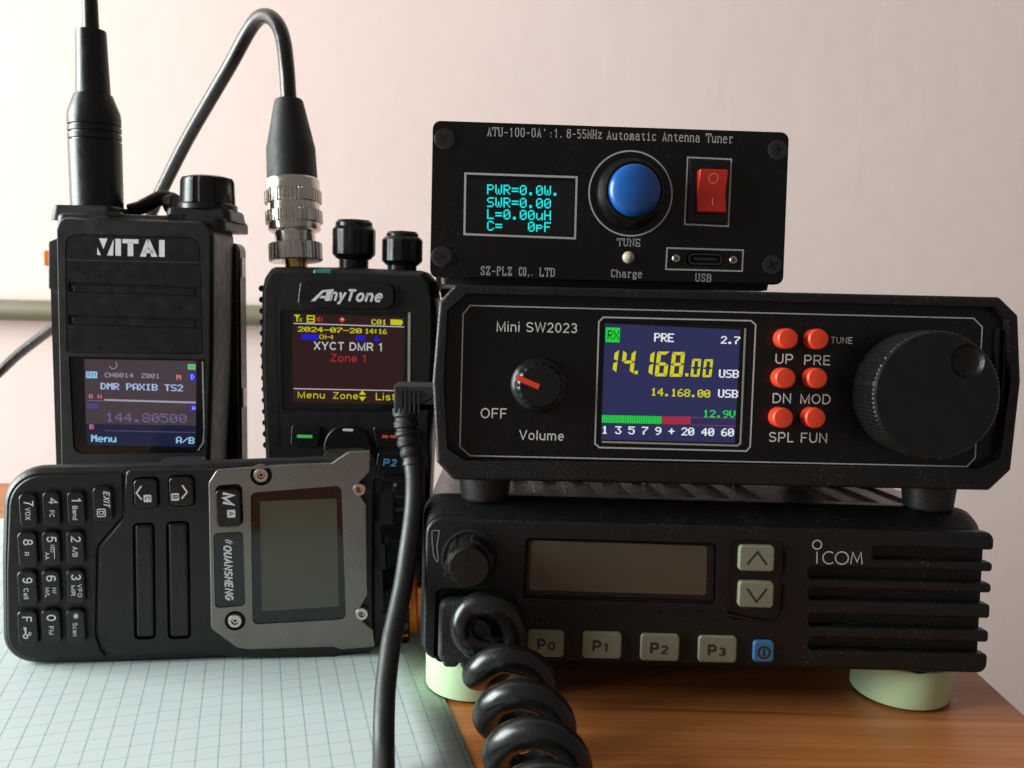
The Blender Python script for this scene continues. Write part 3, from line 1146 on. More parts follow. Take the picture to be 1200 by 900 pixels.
seg7('1', 710.5, 722, 409.5, 437)
seg7('4', 727, 742, 410, 438.5)
dot(743.5, 438.5, 4)
seg7('1', 752, 764, 411, 440.5)
seg7('6', 767, 781.5, 412, 441)
seg7('8', 784.5, 799.5, 412.5, 441.5)
dot(803, 441, 3.6)
seg7('0', 809, 819.5, 420.5, 441.5, 3.2, 2.4)
seg7('0', 823, 833.5, 421, 442, 3.2, 2.4)
b.ptext(S, 'USB', (842.3, 442.4), (865, 443), 9.4, w2, WHI, 1.5)
b.ptext(S, '14.168.00', (762.5, 463.6), (831.5, 466), 9.0, w2, YEL, 1.4)
b.ptext(S, 'USB', (841.2, 465.6), (864, 466.4), 9.4, w2, WHI, 1.5)
b.ptext(S, '12.9V', (823.7, 488.8), (861, 489.8), 8.6, w2, GRN, 1.4)
for k in range(34):
    x = 705.5 + 2.06 * k
    b.sheet(S.poly([(x, 486.3 + .022 * (x - 705)), (x + 1.6, 486.3 + .022 * (x - 705)), (x + 1.4, 495.3 + .022 * (x - 705)), (x - .2, 495.3 + .022 * (x - 705))], w2), w2, GRN)
for k in range(17):
    x = 775.8 + 2.0 * k
    b.sheet(S.poly([(x, 488), (x + 1.6, 488), (x + 1.4, 497.2), (x - .2, 497.2)], w2), w2, PNK)
b.line(S.poly([(810, 489), (862, 490.5)], w2), .16, w2, MAG)
b.line(S.poly([(810, 498), (861.6, 499.4)], w2), .16, w2, MAG)
for st, x in (('1', 708.3), ('3', 724), ('5', 739.6), ('7', 755.2), ('9', 770.8), ('+', 786.4), ('20', 805.6), ('40', 829), ('60', 852.2)):
    hw = 3.4 if len(st) == 1 else 7.2
    y = 508.2 + .02 * (x - 705)
    b.ptext(S, st, (x - hw, y), (x + hw, y + .2), 9.2, w2, WHI, 1.5)
b.build('display', S)
b = MB()
w3 = -.2
b.line(S.poly([(873.3, 385), (867.5, 519.5), (864, 522.2), (705, 517.8)], w3), .5, w3, RIMGLINT)  # painted reflection along the edge of the screen glass
b.build('display_rim_glint', S)
# six push buttons
for (fx, fy) in ((924, 396.7), (960, 397.4), (921, 443.3), (958.6, 443.4), (918.2, 490), (956.4, 490)):
    k = MB()
    hb = 4.4
    c = S.uv(fx, fy, hb)
    r = 12.0 * S.mpp(fx, fy, hb)
    k.lathe([(r * 1.0, 0), (r * 1.0, hb - .5), (r * .88, hb - .08), (r * .5, hb), (.01, hb + .02)], (c[0], c[1], 0), (0, 0, 1), ORANGE, 32, cap1=False)
    k.sheet(circ(c, r * 1.13, 32), .06, DARKHOLE)
    k.build('push_button', S)
# volume knob
b = MB()
c = S.uv(631.5, 451)
r = 33 * S.mpp(631, 451)
b.lathe([(r, 0), (r, .8), (r * .93, 1.5), (r * .80, 1.9), (r * .76, 5.2), (r * .70, 5.8), (r * .3, 5.85), (.01, 5.85)], (c[0], c[1], .03), (0, 0, 1), BLACKS, 90, flute=lambda t, k: 1 + (.035 if (t * 18) % 1 < .5 else 0) if 3 <= k <= 4 else 1, cap1=False)
p0, p1 = Vector(S.uv(606, 442.3, 6)), Vector(S.uv(632, 453.5, 6))
e = (p1 - p0).normalized()
nn = Vector((-e.y, e.x)) * (3.2 * .22)
ko = b.build('volume_knob', S)
b = MB()
b.prism([tuple(p0 - nn), tuple(p1 - nn), tuple(p1 + nn), tuple(p0 + nn)], 5.6, 6.1, ORANGE, .12, 2)
b.build('pointer', ko)
# big tuning knob
b = MB()
HK = 14.0
c = S.uv(1098.5, 463.5, HK)
r = 75 * S.mpp(1098, 464, HK)
NF = 180
fl_ = lambda t, k: (1 + (.024 if (t * 90) % 1 < .5 else 0)) if 2 <= k <= 5 else 1
prof = [(r * .93, .4), (r * .985, .5), (r * .985, 1.2), (r * .99, 6.4), (r * .99, 6.5), (r * .985, HK - .7), (r * .985, HK - .35), (r * .955, HK)]
b.lathe(prof, (c[0], c[1], .02), (0, 0, 1), BLACKS, NF, flute=fl_, cap1=False)
dc = Vector(S.uv(1134, 423.5, HK))
rd = 20 * S.mpp(1135, 422, HK)
outk = circ(c, r * .955, NF)
hk = circ(dc, rd, 40)
flat = outk + hk
tr = tessellate_polygon([[Vector((p[0], p[1], 0)) for p in outk], [Vector((p[0], p[1], 0)) for p in hk]])
b.add([(p[0], p[1], HK + .02) for p in flat], [list(t) for t in tr], BLACKS)
b.lathe([(rd, 0), (rd * .95, -.35), (rd * .82, -.9), (rd * .6, -1.4), (rd * .3, -1.7), (.01, -1.8)], (dc[0], dc[1], HK + .02), (0, 0, 1), BLACK, 40, cap0=False, cap1=False)
b.build('tuning_knob', S, sharp=16)
# shell and feet
b = MB()
sh = rpoly(S.poly([(536, 336), (1170, 350.5), (1191, 370), (1193.5, 447), (1182, 549), (1158, 572), (534, 560), (514, 540), (509.5, 447), (517, 355)], WF), 1.0, 3)
b.loft([(inset(ccw(sh), 1.0), -112), (sh, -110.5), (sh, -8.9)], BLACKT)
b.build('case', S)
for x, wz in ((568, -9), (1088, -9), (575, -95), (1070, -95)):
    k = MB()
    u = S.uv(x, 575, -9)[0]
    vb = S.uv(850, 569, 0)[1]
    k.lathe([(7.0, 0), (6.3, 6.2), (5.8, 6.9), (5.0, 7.1)], (u, vb + .6, wz), (0, -1, 0), RUBBER, 32)
    k.build('foot', S)

# ------------------------------------------------------------------ antenna tuner on top
T = Dev('antenna_tuner', 'black tuner box with blue button, red rocker switch and cyan readout, on top', 'antenna tuner', (711, 329), 247, 4.7, 5.8)
b = MB()
po = rpoly(T.poly([(507.2, 141), (925, 155), (918, 333.5), (503.8, 325)]), 2.2, 5)
swq = T.poly([(808, 187), (854.5, 189.3), (851, 262.5), (804.6, 260.2)])
win = T.poly([(548, 206.5), (673, 211), (671, 276.2), (547, 271.5)])
usb = rrect(T.box(804, 295.5, 848.5, 312), 1.7, 5)
b.prism(po, -2, 0, PANELB, .25, 2, holes=[(usb, 1.4, DARKHOLE), (win, .9, None)])
frame_line(b, T.poly([(545.3, 203.3), (675.8, 207.7), (673.8, 279.4), (544.2, 274.4)]), .55, .05, GREYINK)
frame_line(b, T.poly([(805.8, 184.4), (857, 186.8), (853.5, 265.2), (802.4, 262.8)]), .42, .05, GREYINK)
frame_line(b, T.poly([(781.8, 290.6), (870.8, 293.2), (869.6, 317.7), (780.3, 315.5)]), .42, .05, GREYINK)
cb = T.uv(739, 226.8)
b.line(circ(cb, 48.6 * T.mpp(739, 227), 64), .42, .05, GREYINK, closed=True)
for st, p0, p1 in (("ATU-100-0A'", (570.8, 159.0), (641, 160.5)), (':1.', (643, 160.5), (661, 161.0)), ('8-55MHz', (664, 161.3), (705.5, 162.3)), ('Automatic', (711, 163), (769.5, 164.6)), ('Antenna', (776, 164.8), (820, 166.3)), ('Tuner', (827.5, 166.6), (859, 167.6))):
    b.stext(T, st, p0, p1, 9.4, .05, GREYINK, .8)
for st, p0, p1, cp in (('TUNE', (723.2, 287.8), (750.6, 288.6), 8.0), ('Charge', (715.8, 324.4), (752.5, 325.2), 8.0), ('USB', (814.4, 329.4), (833.8, 330), 8.2), ('SZ-PLZ', (563, 321.6), (600, 322.6), 9.2), ('CO,.', (608, 322.8), (626, 323.2), 9.2), ('LTD', (632, 323.4), (650.5, 324), 9.2)):
    b.stext(T, st, p0, p1, cp, .05, GREYINK, .9)
b.build('front_panel', T)
b = MB()
w = -.85
OLEDB = glow('dark_display', (.0012, .0016, .002, 1), 1.0, .12)
b.sheet(T.poly([(548, 206.5), (673, 211), (671, 276.2), (547, 271.5)]), w, OLEDB)
for st, y, ch in (('PWR=0.0W.', 227.6, 9), ('SWR=0.00', 242.6, 8), ('L=0.00uH', 256.6, 8), ('C=    0pF', 270.2, 9)):
    st2 = {'C=    0pF': 'C=   0pF'}.get(st, st)
    x0 = 570.8
    pitch = 9.55
    n = len(st2)
    b.ptext(T, st2, (x0, y), (x0 + pitch * n - 1.6, y + .022 * pitch * n), 11.4, w + .04, CYA, .98)
b.build('display', T)
# blue button in its black bezel
b = MB()
r1 = 40.5 * T.mpp(739, 227)
b.lathe([(r1, 0), (r1, 1.2), (r1 * .97, 2.0), (r1 * .90, 3.0), (r1 * .84, 4.6), (r1 * .80, 4.8), (r1 * .78, 4.2)], (cb[0], cb[1], .03), (0, 0, 1), BLACKS, 64)
bz = b.build('button_bezel', T)
b = MB()
r2 = 30.6 * T.mpp(745, 222, 6)
b.lathe([(r2 * .98, 3), (r2, 5.2), (r2 * .97, 6.0), (r2 * .86, 6.8), (r2 * .65, 7.5), (r2 * .35, 7.9), (.01, 8.0)], (cb[0], cb[1], .03), (0, 0, 1), BLUE, 64, cap1=False)
b.build('tune_button', T, sharp=60)
# rocker switch
b = MB()
sq = [Vector(p) for p in swq]
b.prism(rpoly(swq, .5, 3), 0, 1.0, BLACKS, .4, 2)
rq = T.poly([(818.5, 200), (851.2, 201.8), (847, 249.8), (814.5, 248)], 1)
hole = T.poly([(816.5, 197.5), (852, 199.5), (848, 252.5), (812.8, 250.5)], 1.0)
b.sheet(hole, 1.03, DARKHOLE)
bzo = b.build('rocker_bezel', T)
b = MB()
rqc = ccw(rq)
ys = [p[1] for p in rq]
vm = sum(ys) / 4
vs = [(p[0], p[1], .6) for p in rqc]
top = [(p[0], p[1], 3.6 if p[1] > vm else 2.2) for p in rqc]
k = len(vs)
ml = [((rqc[0][0] + rqc[3][0]) / 2, vm, 2.3), ((rqc[1][0] + rqc[2][0]) / 2, vm, 2.3)]
u0_, u1_ = min(p[0] for p in rqc), max(p[0] for p in rqc)
v0_, v1_ = min(ys), max(ys)
skw = (rqc[2][0] - rqc[1][0]) if True else 0
prof = [(v0_, .6), (v0_, 2.9), (v0_ + .5, 3.0), (vm, 2.0), (v1_ - .5, 3.9), (v1_, 3.8), (v1_, .6)]
npf = len(prof)
vv = [(u0_ + .35, p[0], p[1]) for p in prof] + [(u1_ - .35, p[0], p[1]) for p in prof]
b.add(vv, [[i, npf + i, npf + i + 1, i + 1] for i in range(npf - 1)] + [list(range(npf)), list(range(npf, 2 * npf))[::-1]], RED)
SWI = ink('pale_red_print', (.80, .42, .34, 1))
cO = ((u0_ + u1_) / 2, vm + (v1_ - vm) * .58)


def rw(v):
    return 2.0 + (v - vm) * (1.9 / (v1_ - .5 - vm)) if v > vm else 2.0 + (vm - v) * (1.0 / (vm - v0_ - .5))


n = 24
vo = [(cO[0] + (1.25 + .13) * math.cos(2 * math.pi * i / n), cO[1] + (1.25 + .13) * math.sin(2 * math.pi * i / n)) for i in range(n)]
vi = [(cO[0] + (1.25 - .13) * math.cos(2 * math.pi * i / n), cO[1] + (1.25 - .13) * math.sin(2 * math.pi * i / n)) for i in range(n)]
b.add([(p[0], p[1], rw(p[1]) + .06) for p in vo + vi], [[i, (i + 1) % n, n + (i + 1) % n, n + i] for i in range(n)], SWI)
cI = (cO[0] + .1, vm - (vm - v0_) * .5)
pI = [(cI[0] - .12, cI[1] - 1.0), (cI[0] + .12, cI[1] - 1.0), (cI[0] + .12, cI[1] + 1.0), (cI[0] - .12, cI[1] + 1.0)]
b.add([(p[0], p[1], rw(p[1]) + .06) for p in pI], [[0, 1, 2, 3]], SWI)
b.build('rocker', bzo, bevel=.25)
# led, usb socket, screws
b = MB()
cl = T.uv(736.4, 301.7)
b.lathe([(1.7, 0), (1.65, .5), (1.3, 1.0), (.8, 1.35), (.01, 1.5)], (cl[0], cl[1], .02), (0, 0, 1), LED, 28, cap1=False)
b.build('charge_light', T, sharp=60)
b = MB()
uo = T.box(806, 297, 846.5, 310.5, -.6)
ro = rrect(uo, 1.45, 6)
b.prism(ro, -1.4, -.25, SCREWB, 0, holes=[(inset(ccw(ro), .5), 1.1, DARKHOLE)])
um = (uo[1] + uo[3]) / 2
b.boxu(uo[0] + 1.6, um - .32, -1.3, uo[2] - 1.6, um + .32, -.35, SCREWB)
b.build('charging_socket', T)
for (x, y) in ((792.2, 303), (859.3, 304.9)):
    screw_head(T, T.uv(x, y), 1.15, .02, SCREW, T, 'cross', 'socket_screw', .4)
for (x, y) in ((521, 163), (911, 176), (517.7, 300.6), (904.3, 311.1)):
    screw_head(T, T.uv(x, y), 2.8, .02, SCREWB, T, 'cross', 'panel_screw', .7)
b = MB()
tb = T.poly([(513, 148), (919, 161.5), (912.5, 327.5), (510, 319.5)])
tb = rpoly(tb, 1.2, 3)
b.loft([(tb, -98), (tb, -2)], PANELB)
b.build('case', T, bevel=.3)
for wz in (-9, -85):
    k = MB()
    ua_, ub_ = T.uv(516, 320, -2)[0], T.uv(908, 320, -2)[0]
    vb = T.uv(711, 322.5)[1]
    k.loft([(rrect((ua_, -wz - 4, ub_, -wz + 4), 1.5), 0), (rrect((ua_ + .4, -wz - 3.6, ub_ - .4, -wz + 3.6), 1.4), 3.2)], RUBBER)  # feet stretched full width, dark strips standing in for shade in the gap
    k.v = [(v[0], vb + .3 - v[2], -v[1]) for v in k.v]
    k.build('foot_shade_strip', T)

# ------------------------------------------------------------------ cords in space

def catmull(pts, n=8):
    P = [Vector(p) for p in pts]
    P = [P[0] * 2 - P[1]] + P + [P[-1] * 2 - P[-2]]
    out = []
    for i in range(1, len(P) - 2):
        for k in range(n):
            t = k / n
            out.append(.5 * ((2 * P[i]) + (P[i + 1] - P[i - 1]) * t + (2 * P[i - 1] - 5 * P[i] + 4 * P[i + 1] - P[i + 2]) * t * t
                             + (3 * P[i] - P[i - 1] - 3 * P[i + 1] + P[i + 2]) * t ** 3))
    out.append(P[-2])
    return out


def empty(name, loc, label, cat, group=None):
    o = bpy.data.objects.new(name, None)
    o.empty_display_size = .01
    COL.objects.link(o)
    o.location = Vector(loc) * MM
    return tag(o, label, cat, group)


def wpart(mb, name, root, **k):
    """mesh given in world mm, parented to a root that is only translated"""
    off = root.location / MM
    mb.v = [(a[0] - off.x, a[1] - off.y, a[2] - off.z) for a in mb.v]
    return mb.build(name, root, world=True, **k)


# coiled microphone cord
ctr = [(566, 736, 224.5, 5.2, -.75), (568, 732, 223.5, 5.8, -.25), (573, 738, 222, 5.9, .2), (588, 776, 217.5, 6.8, .65), (597, 800, 214, 7.4, 1.0), (614, 846, 200.5, 7.6, 2.0), (629, 893, 187, 7.6, 3.0), (645, 947, 174, 7.6, 4.0), (664, 1010, 162, 7.6, 5.0), (690, 1090, 150, 7.6, 6.0)]
cen = [at(p[0], p[1], p[2]) for p in ctr]
mroot = empty('microphone_cord', I.world(MIC_U[0], MIC_U[1], 0), 'thick black coiled cord plugged into the car radio and lying on the table', 'cord')
mb_plug.v = [tuple(I.world(a[0], a[1], a[2])) for a in mb_plug.v]
wpart(mb_plug, 'plug', mroot)
CP = catmull(cen, 24)
path = []
for i, c in enumerate(CP):
    k = min(len(ctr) - 2, i // 24)
    f = i / 24 - k
    turn = ctr[k][4] + (ctr[k + 1][4] - ctr[k][4]) * f
    rr_ = ctr[k][3] + (ctr[k + 1][3] - ctr[k][3]) * f
    a_, b_ = CP[max(0, i - 1)], CP[min(len(CP) - 1, i + 1)]
    tg = (b_ - a_).normalized()
    tg = (tg + Vector((.1, -1.0, -.35 if k > 2 else -.05))).normalized()
    e1 = Vector((1, 0, 0))
    e1 = (e1 - tg * e1.dot(tg)).normalized()
    e2 = e1.cross(tg)
    if e2.z < 0:
        e2 = -e2
    an = R(90) - 2 * math.pi * turn          # turn 0 is the top of the first loop seen from the front
    path.append(c + (e1 * math.cos(an) + e2 * math.sin(an)) * rr_)
st = [I.world(MIC_U[0], MIC_U[1], 1.0), I.world(MIC_U[0] + .2, MIC_U[1] - .4, 3.6)]
full = catmull(st + path[8:96:4] + path[96::3], 5)
full = [Vector((p.x, p.y, max(p.z, 3.45))) for p in full]
b = MB()
b.tube(full, [min(3.4, 2.9 + .5 * i / 90) for i in range(len(full))], CORD, 20)
wpart(b, 'coiled_cable', mroot)

# thin cable with right angled plug in the transceiver's left side
aroot = empty('audio_cable', at(487, 462, 238), 'smooth black cable with ribbed right angle plug hanging from the transceiver side', 'cable')
pq = at(484, 465, 237)
b = MB()
x0, x1 = at(463.5, 465, 237).x, at(512, 465, 237).x + 3
zt, zb = at(484, 449.5, 237).z, at(484, 484, 237).z
out = rpoly([(x0, zb), (x1 - 9, zb), (x1 - 9, zb + 2.2), (x1, zb + 2.2), (x1, zt), (x0, zt)], [1.0, .6, .2, .2, .2, .5], 4)
c = MB()
c.prism(out, -3.6, 3.6, RUBBER, .7, 2)
b.add([(v[0], pq.y - v[2], v[1]) for v in c.v], c.f, RUBBER)
plg = wpart(b, 'plug', aroot)
b = MB()
for k in range(5):
    xx = x0 + 1.6 + k * 1.15
    b.v += []
    c = MB()
    c.boxu(xx, zt - 7.2, 3.5, xx + .55, zt - 1.2, 3.95, RUBBER)
    b.add([(v[0], pq.y - v[2], v[1]) for v in c.v], c.f, RUBBER)
wpart(b, 'grip_ribs', aroot)
pts = [(475.5, 478, 237), (476.5, 500, 237), (478.5, 516, 236.5), (483, 536, 236), (486, 560, 235), (485.5, 587, 234), (483, 613, 232.5), (478.5, 645, 230), (473.5, 680, 227), (466.5, 715, 223), (459.5, 747, 219), (455, 778, 215), (451.5, 810, 210.5), (450, 842, 206), (449.7, 872, 202.5)]
P3 = [at(*p) for p in pts]


def onb(x, y, h):
    d = ray(x, y)
    return CAM_O + d * ((h - CAMH) / d.z)


P3 += [onb(449.7, 902, 4.4), onb(450, 940, 2.7), onb(452, 1000, 2.6), onb(458, 1080, 2.6), onb(470, 1200, 2.6)]
fullc = catmull(P3, 8)
b = MB()
b.tube(fullc[8:], 2.5, CABLE, 20)
wpart(b, 'cable', aroot)
b = MB()
sr = fullc[:28]
rad = []
for i in range(len(sr)):
    ph = (i / len(sr)) * 5.5
    base = 3.55 - .75 * i / len(sr)
    rad.append(base * (1.0 if (ph % 1) < .62 else .86))
b.tube(sr, rad, RUBBER, 22)
wpart(b, 'strain_relief', aroot)

# ------------------------------------------------------------------ handheld radio lying on its side in front
HG = 'handheld radios'
g = ground(225, 778)
Q = Dev('handheld_radio', 'black handheld radio lying sideways on the paper, grey metal plate round its blank display', 'handheld radio', None, 0, 8.0, 2.0, -1.2, group=HG, pos=(g.x, g.y, .6))
vbot = 0
b = MB()
po = Q.poly([(2, 548.5), (150, 545.5), (433, 535), (439, 560), (439, 758), (430, 772), (240, 775), (140, 778.5), (1, 779.5), (-.5, 660)], -1.5)
po = rpoly(po[::-1], [6, 8.5, 4, 4, 2, 2, 2, 2, 3, 11], 9)
b.loft([(inset(ccw(po), 10), -30), (inset(ccw(po), 8.5), -28.5), (inset(ccw(po), 1.2), -8), (po, -5), (po, -3.6), (inset(ccw(po), .5), -2.4), (inset(ccw(po), 1.5), -1.6)], BLACK)
keypad_top = Q.poly([(8, 670), (12, 557), (146, 555), (146, 604), (115, 640), (113, 743), (119, 760), (128, 771), (9, 772)], -1.5)
b.prism(rpoly(keypad_top, [6, 9, 1, 2, 4, 4, 2, 1, 7], 8), -3, -.9, BLACK, .8, 3)
b.build('body', Q)
b = MB()
spk = rpoly(Q.poly([(147, 551), (144, 608), (116, 641), (115, 742), (121, 758), (132, 769), (246, 766), (280, 771), (392, 771), (402, 766), (436, 766), (438, 533), (408, 535), (390, 547), (246, 550)]), [1.5, 4, 4, 3, 2, 2, 4, 4, 3, 3, 2, 2, 3, 3, 3], 4)
hs = []
slotq = [rpoly(Q.poly([(155, 613), (181.5, 612), (183, 749), (157, 750)]), 1.4, 4), rpoly(Q.poly([(194, 611), (222, 610), (224, 748.5), (196.5, 749.5)]), 1.4, 4)]
keyq = [rpoly(Q.poly([(155, 559.5), (187, 557.5), (188, 594.5), (156, 596)]), 1.6, 4), rpoly(Q.poly([(196.5, 557), (229, 555.5), (230, 592.5), (197.5, 594)]), 1.6, 4)]
for o in slotq:
    hs.append((o, 1.6, DARKHOLE))
for o in keyq:
    hs.append((o, 1.0, DARKHOLE))
b.prism(spk, -3, 0, BLACK, .7, 3, holes=hs)
b.line([(p[0], p[1]) for p in inset(ccw(spk), .55)][0:0] or Q.poly([(146.5, 556), (144.5, 608), (117, 641.5), (116, 741)], .0), .22, .05, BLACKS)
for o in slotq:
    b.prism(inset(ccw(o), .55), -1.6, .1, BLACKS, .9, 4)
b.sheet(Q.poly([(120.5, 744), (125.5, 744), (125.5, 753), (120.5, 753)]), .03, DARKHOLE)
b.build('speaker_grille', Q)
# metal face plate
b = MB()
pl = Q.poly([(244, 566), (253.5, 551), (340, 545), (388, 543.5), (408, 530), (434.5, 529), (433.5, 553), (427, 560), (420, 567), (423, 582), (429.5, 592), (431, 697), (423, 711), (425, 728), (437, 738), (439.6, 758.5), (400, 761.5), (391, 758.5), (292, 761.5), (278, 759.5), (247, 737)], 1.4)
plo = rpoly(pl, [1.5, 1.5, 2, 2, 1.5, .5, .6, .8, .8, .6, .6, .6, .8, .8, .6, .6, 2, 2, 2, 2, 2], 3)
sq_ = rpoly(Q.poly([(293.5, 577.5), (400, 569), (405.5, 726), (296, 732)], 1.4), 1.6, 4)
mk = rpoly(Q.poly([(252, 569), (283.5, 566.5), (285.5, 615.5), (254, 617.5)], 1.4), 1.6, 4)
bq = rpoly(Q.poly([(250, 625), (285, 622.5), (287.5, 710), (252, 713)], 1.4), 1.2, 4)
sc = [(306, 556.8, 11.5), (421, 573.6, 10), (275.5, 727.6, 11), (424, 719.2, 10)]
hl = [(sq_, 1.2, DARKHOLE), (mk, 1.2, DARKHOLE), (bq, .5, GLASS)]
for (x, y, rp) in sc[:1] + sc[2:3]:
    hl.append((circ(Q.uv(x, y, 1.4), rp * Q.mpp(x, y, 1.4) * 1.12, 28), 1.0, DARKHOLE))
b.prism(plo, -.4, 1.4, GUN, .4, 3, holes=hl)
wq = 1.0
b.text(Q, 'QUANSHENG', (262.0, 639.0), (264.2, 702.5), 9.2, wq, WHITE, bold=.06, shear=.22)
for rr0 in (3.5, 6.0, 8.5):
    pts = [(263.2 + rr0 * math.cos(R(a)) * 1.0 + 2.5, 641.5 - rr0 * math.sin(R(a))) for a in range(38, 105, 11)]
    if rr0 > 3.6:
        b.line(Q.poly(pts, wq), .28, wq, WHITE)
b.build('face_plate', Q)
b = MB()
b.sheet(rpoly(Q.poly([(293.5, 577.5), (400, 569), (405.5, 726), (296, 732)], .9), 1.6, 4), .9, GLASS)
b.sheet(rpoly(Q.poly([(304.5, 587.5), (394.5, 584), (397, 710.5), (307, 716.5)], .95), .4, 3), .95, GREENLCD)
b.build('display', Q)
for (x, y, rp) in sc:
    c = Q.uv(x, y, 1.2)
    screw_head(Q, c, rp * Q.mpp(x, y) * .86, .35, SCREW, Q, 'hex', 'socket_screw', 1.35)


def qkey(quad, hgt=1.15, w0=-1.2, name='key', draw=None):
    k = MB()
    bx = Q.box(*quad)
    k.prism(rrect(bx, 1.35, 5), w0, hgt - .0, BLACKS, .5, 3)
    if draw:
        draw(k, hgt + .04)
    return k.build(name, Q)


def vt(k, st, x, y0, y1, cap, w, mat=WHITE, **kw):
    """writing turned a quarter: baseline runs down the photo at x"""
    k.text(Q, st, (x, y0), (x + .02 * (y1 - y0), y1), cap, w, mat, **kw)


Z = lambda x, y: (x / 3.3333, 520 + y / 3.3333)
keys = [((78, 195, 148, 325), [('7', 92, 222, 243, 38), ('VOX', 98, 250, 298, 20)]), ((73, 343, 148, 480), [('8', 90, 373, 397, 38), ('R', 95, 423, 438, 18)]),
        ((72, 495, 148, 632), [('9', 88, 523, 546, 38), ('Call', 92, 565, 607, 19)]), ((72, 650, 150, 785), [('F', 86, 676, 696, 38)]),
        ((170, 187, 238, 322), [('4', 190, 212, 236, 36), ('FC', 193, 260, 287, 19)]), ((168, 340, 238, 475), [('5', 182, 362, 385, 38), ('NO', 196, 395, 424, 16), ('AA', 176, 424, 452, 16)]),
        ((167, 492, 238, 625), [('6', 180, 514, 538, 38), ('H/', 204, 563, 585, 16), ('M/L', 177, 562, 600, 16)]), ((165, 645, 240, 780), [('0', 182, 668, 693, 36), ('FM', 190, 713, 746, 19)]),
        ((265, 185, 335, 318), [('1', 280, 212, 228, 36), ('Band', 283, 243, 298, 19)]), ((262, 340, 332, 470), [('2', 277, 362, 385, 38), ('A/B', 283, 402, 442, 20)]),
        ((262, 490, 333, 622), [('3', 278, 510, 534, 38), ('VFO', 303, 549, 600, 16), ('MR', 277, 553, 595, 16)]), ((262, 645, 335, 778), [('*', 272, 664, 684, 34), ('Scan', 284, 700, 752, 18)])]
for q, tx in keys:
    def drw(k, w, tx=tx):
        for (st, x, y0, y1, cp) in tx:
            X, Y0 = Z(x, y0)
            Y1 = Z(x, y1)[1]
            vt(k, st, X, Y0, Y1, cp / 3.3333, w, WHITE, bold=.01 if len(st) == 1 else 0.015)
        if tx[0][0] == 'F':
            x_, y_ = Z(100, 735)
            kl = lambda a, c_: Q.uv(x_ + a, y_ + c_, w)
            k.line([kl(0, -5), kl(0, 4)], .42, w, WHITE)
            k.line([kl(0, -4.6), kl(-2.4, -4.6)], .42, w, WHITE)
            k.line([kl(0, -2.2), kl(-2.0, -2.2)], .42, w, WHITE)
            k.line(circ(kl(0, 5.2), .55, 16), .36, w, WHITE, closed=True)
            for a in (-1, 1):
                k.line([kl(5 + a, 0), kl(5 + a, 4.6)], .16, w, WHITE)
                k.line([kl(3.2, 2.3 + a), kl(6.8, 2.3 + a)], .16, w, WHITE)
        if tx[0][0] == '5':
            k.line([Q.uv(*Z(212, 400), w), Q.uv(*Z(213, 450), w)], .16, w, WHITE)
    X0, Y0 = Z(q[0], q[1])
    X1, Y1 = Z(q[2], q[3])
    qkey((X0, Y0, X1, Y1), .75, -2.0, 'key', drw)


def boxed(k, st, cx, cy, w, s_=5.2, inv=False):
    c = Q.uv(cx, cy, w)
    m = Q.mpp(cx, cy, w)
    bx = rrect((c[0] - s_ * m, c[1] - s_ * m, c[0] + s_ * m, c[1] + s_ * m), 1.2 * m, 3)
    if inv:
        k.sheet(bx, w, WHITE)
    else:
        k.line(bx, 1.3 * m, w, WHITE, closed=True)
    k.text(Q, st, (cx - 3.0, cy - 2.2), (cx - 2.9, cy + 2.2), 6.0, w + .03, DARKINK if inv else WHITE, bold=.02)


def dexit(k, w):
    X, Y0 = Z(404, 186)
    vt(k, 'EXIT', X, Y0, Z(404, 245)[1], 7.2, w, WHITE, bold=.03, shear=.25)
    boxed(k, 'D', *Z(396, 270), w, 4.6)


qkey((*Z(365, 168), *Z(442, 302)), .75, -2.0, 'exit_key', dexit)


def dchev(sg, letter, cx, cy, bx_, by_, inv):
    def f(k, w):
        k.line(Q.poly([(cx + 2.6 * sg, cy - 8), (cx - 3.2 * sg, cy + .4), (cx + 3.2 * sg, cy + 8)], w), .42, w, WHITE)
        boxed(k, letter, bx_, by_, w, 4.6, inv)
    return f


qkey((157.5, 561, 185.5, 594.5), .95, -.8, 'arrow_key', dchev(1, 'C', 163, 577.5, *Z(576, 214), True))
qkey((198.8, 558.5, 227.3, 592), .95, -.8, 'arrow_key', dchev(-1, 'B', 216, 576.5, *Z(684, 208), True))


def dm(k, w):
    k.text(Q, 'M', (261, 577.0), (261.4, 590), 12.5, w, WHITE, bold=.06, shear=.25)
    boxed(k, 'A', 271, 602, w, 4.8, True)


qkey((254.5, 571.5, 283.8, 615.5), 2.2, .2, 'menu_key', dm)
# keys on the upper side, connectors on the end
for (x0, x1, y, w0, w1) in ((184, 236, 541, -17, -6), (378, 430, 532, -18, -6)):
    b = MB()
    u0_, u1_ = Q.uv(x0, y, -8)[0], Q.uv(x1, y, -8)[0]
    v1_ = Q.uv((x0 + x1) / 2, y, -8)[1]
    c = MB()
    c.prism(rrect((u0_, w0, u1_, w1), 2.5, 4), -2, 5, BLACK, 1.2, 3)
    b.add([(v[0], v1_ - 5 + v[2], v[1]) for v in c.v], c.f, BLACK)
    b.build('side_key', Q)
uR = Q.uv(437, 640, -2)[0]
b = MB()
for (y0, y1, ww, l) in ((556, 752, -24, 3.0), (572, 612, -12, 6.5), (632, 664, -12, 4)):
    va, vb_ = Q.uv(440, y1, -8)[1], Q.uv(440, y0, -8)[1]
    b.boxu(uR - 1, va, ww, uR + l, vb_, -4, BLACK)
b.build('top_cover', Q, bevel=.8)
b = MB()
vs_ = Q.uv(450, 592, -15)[1]
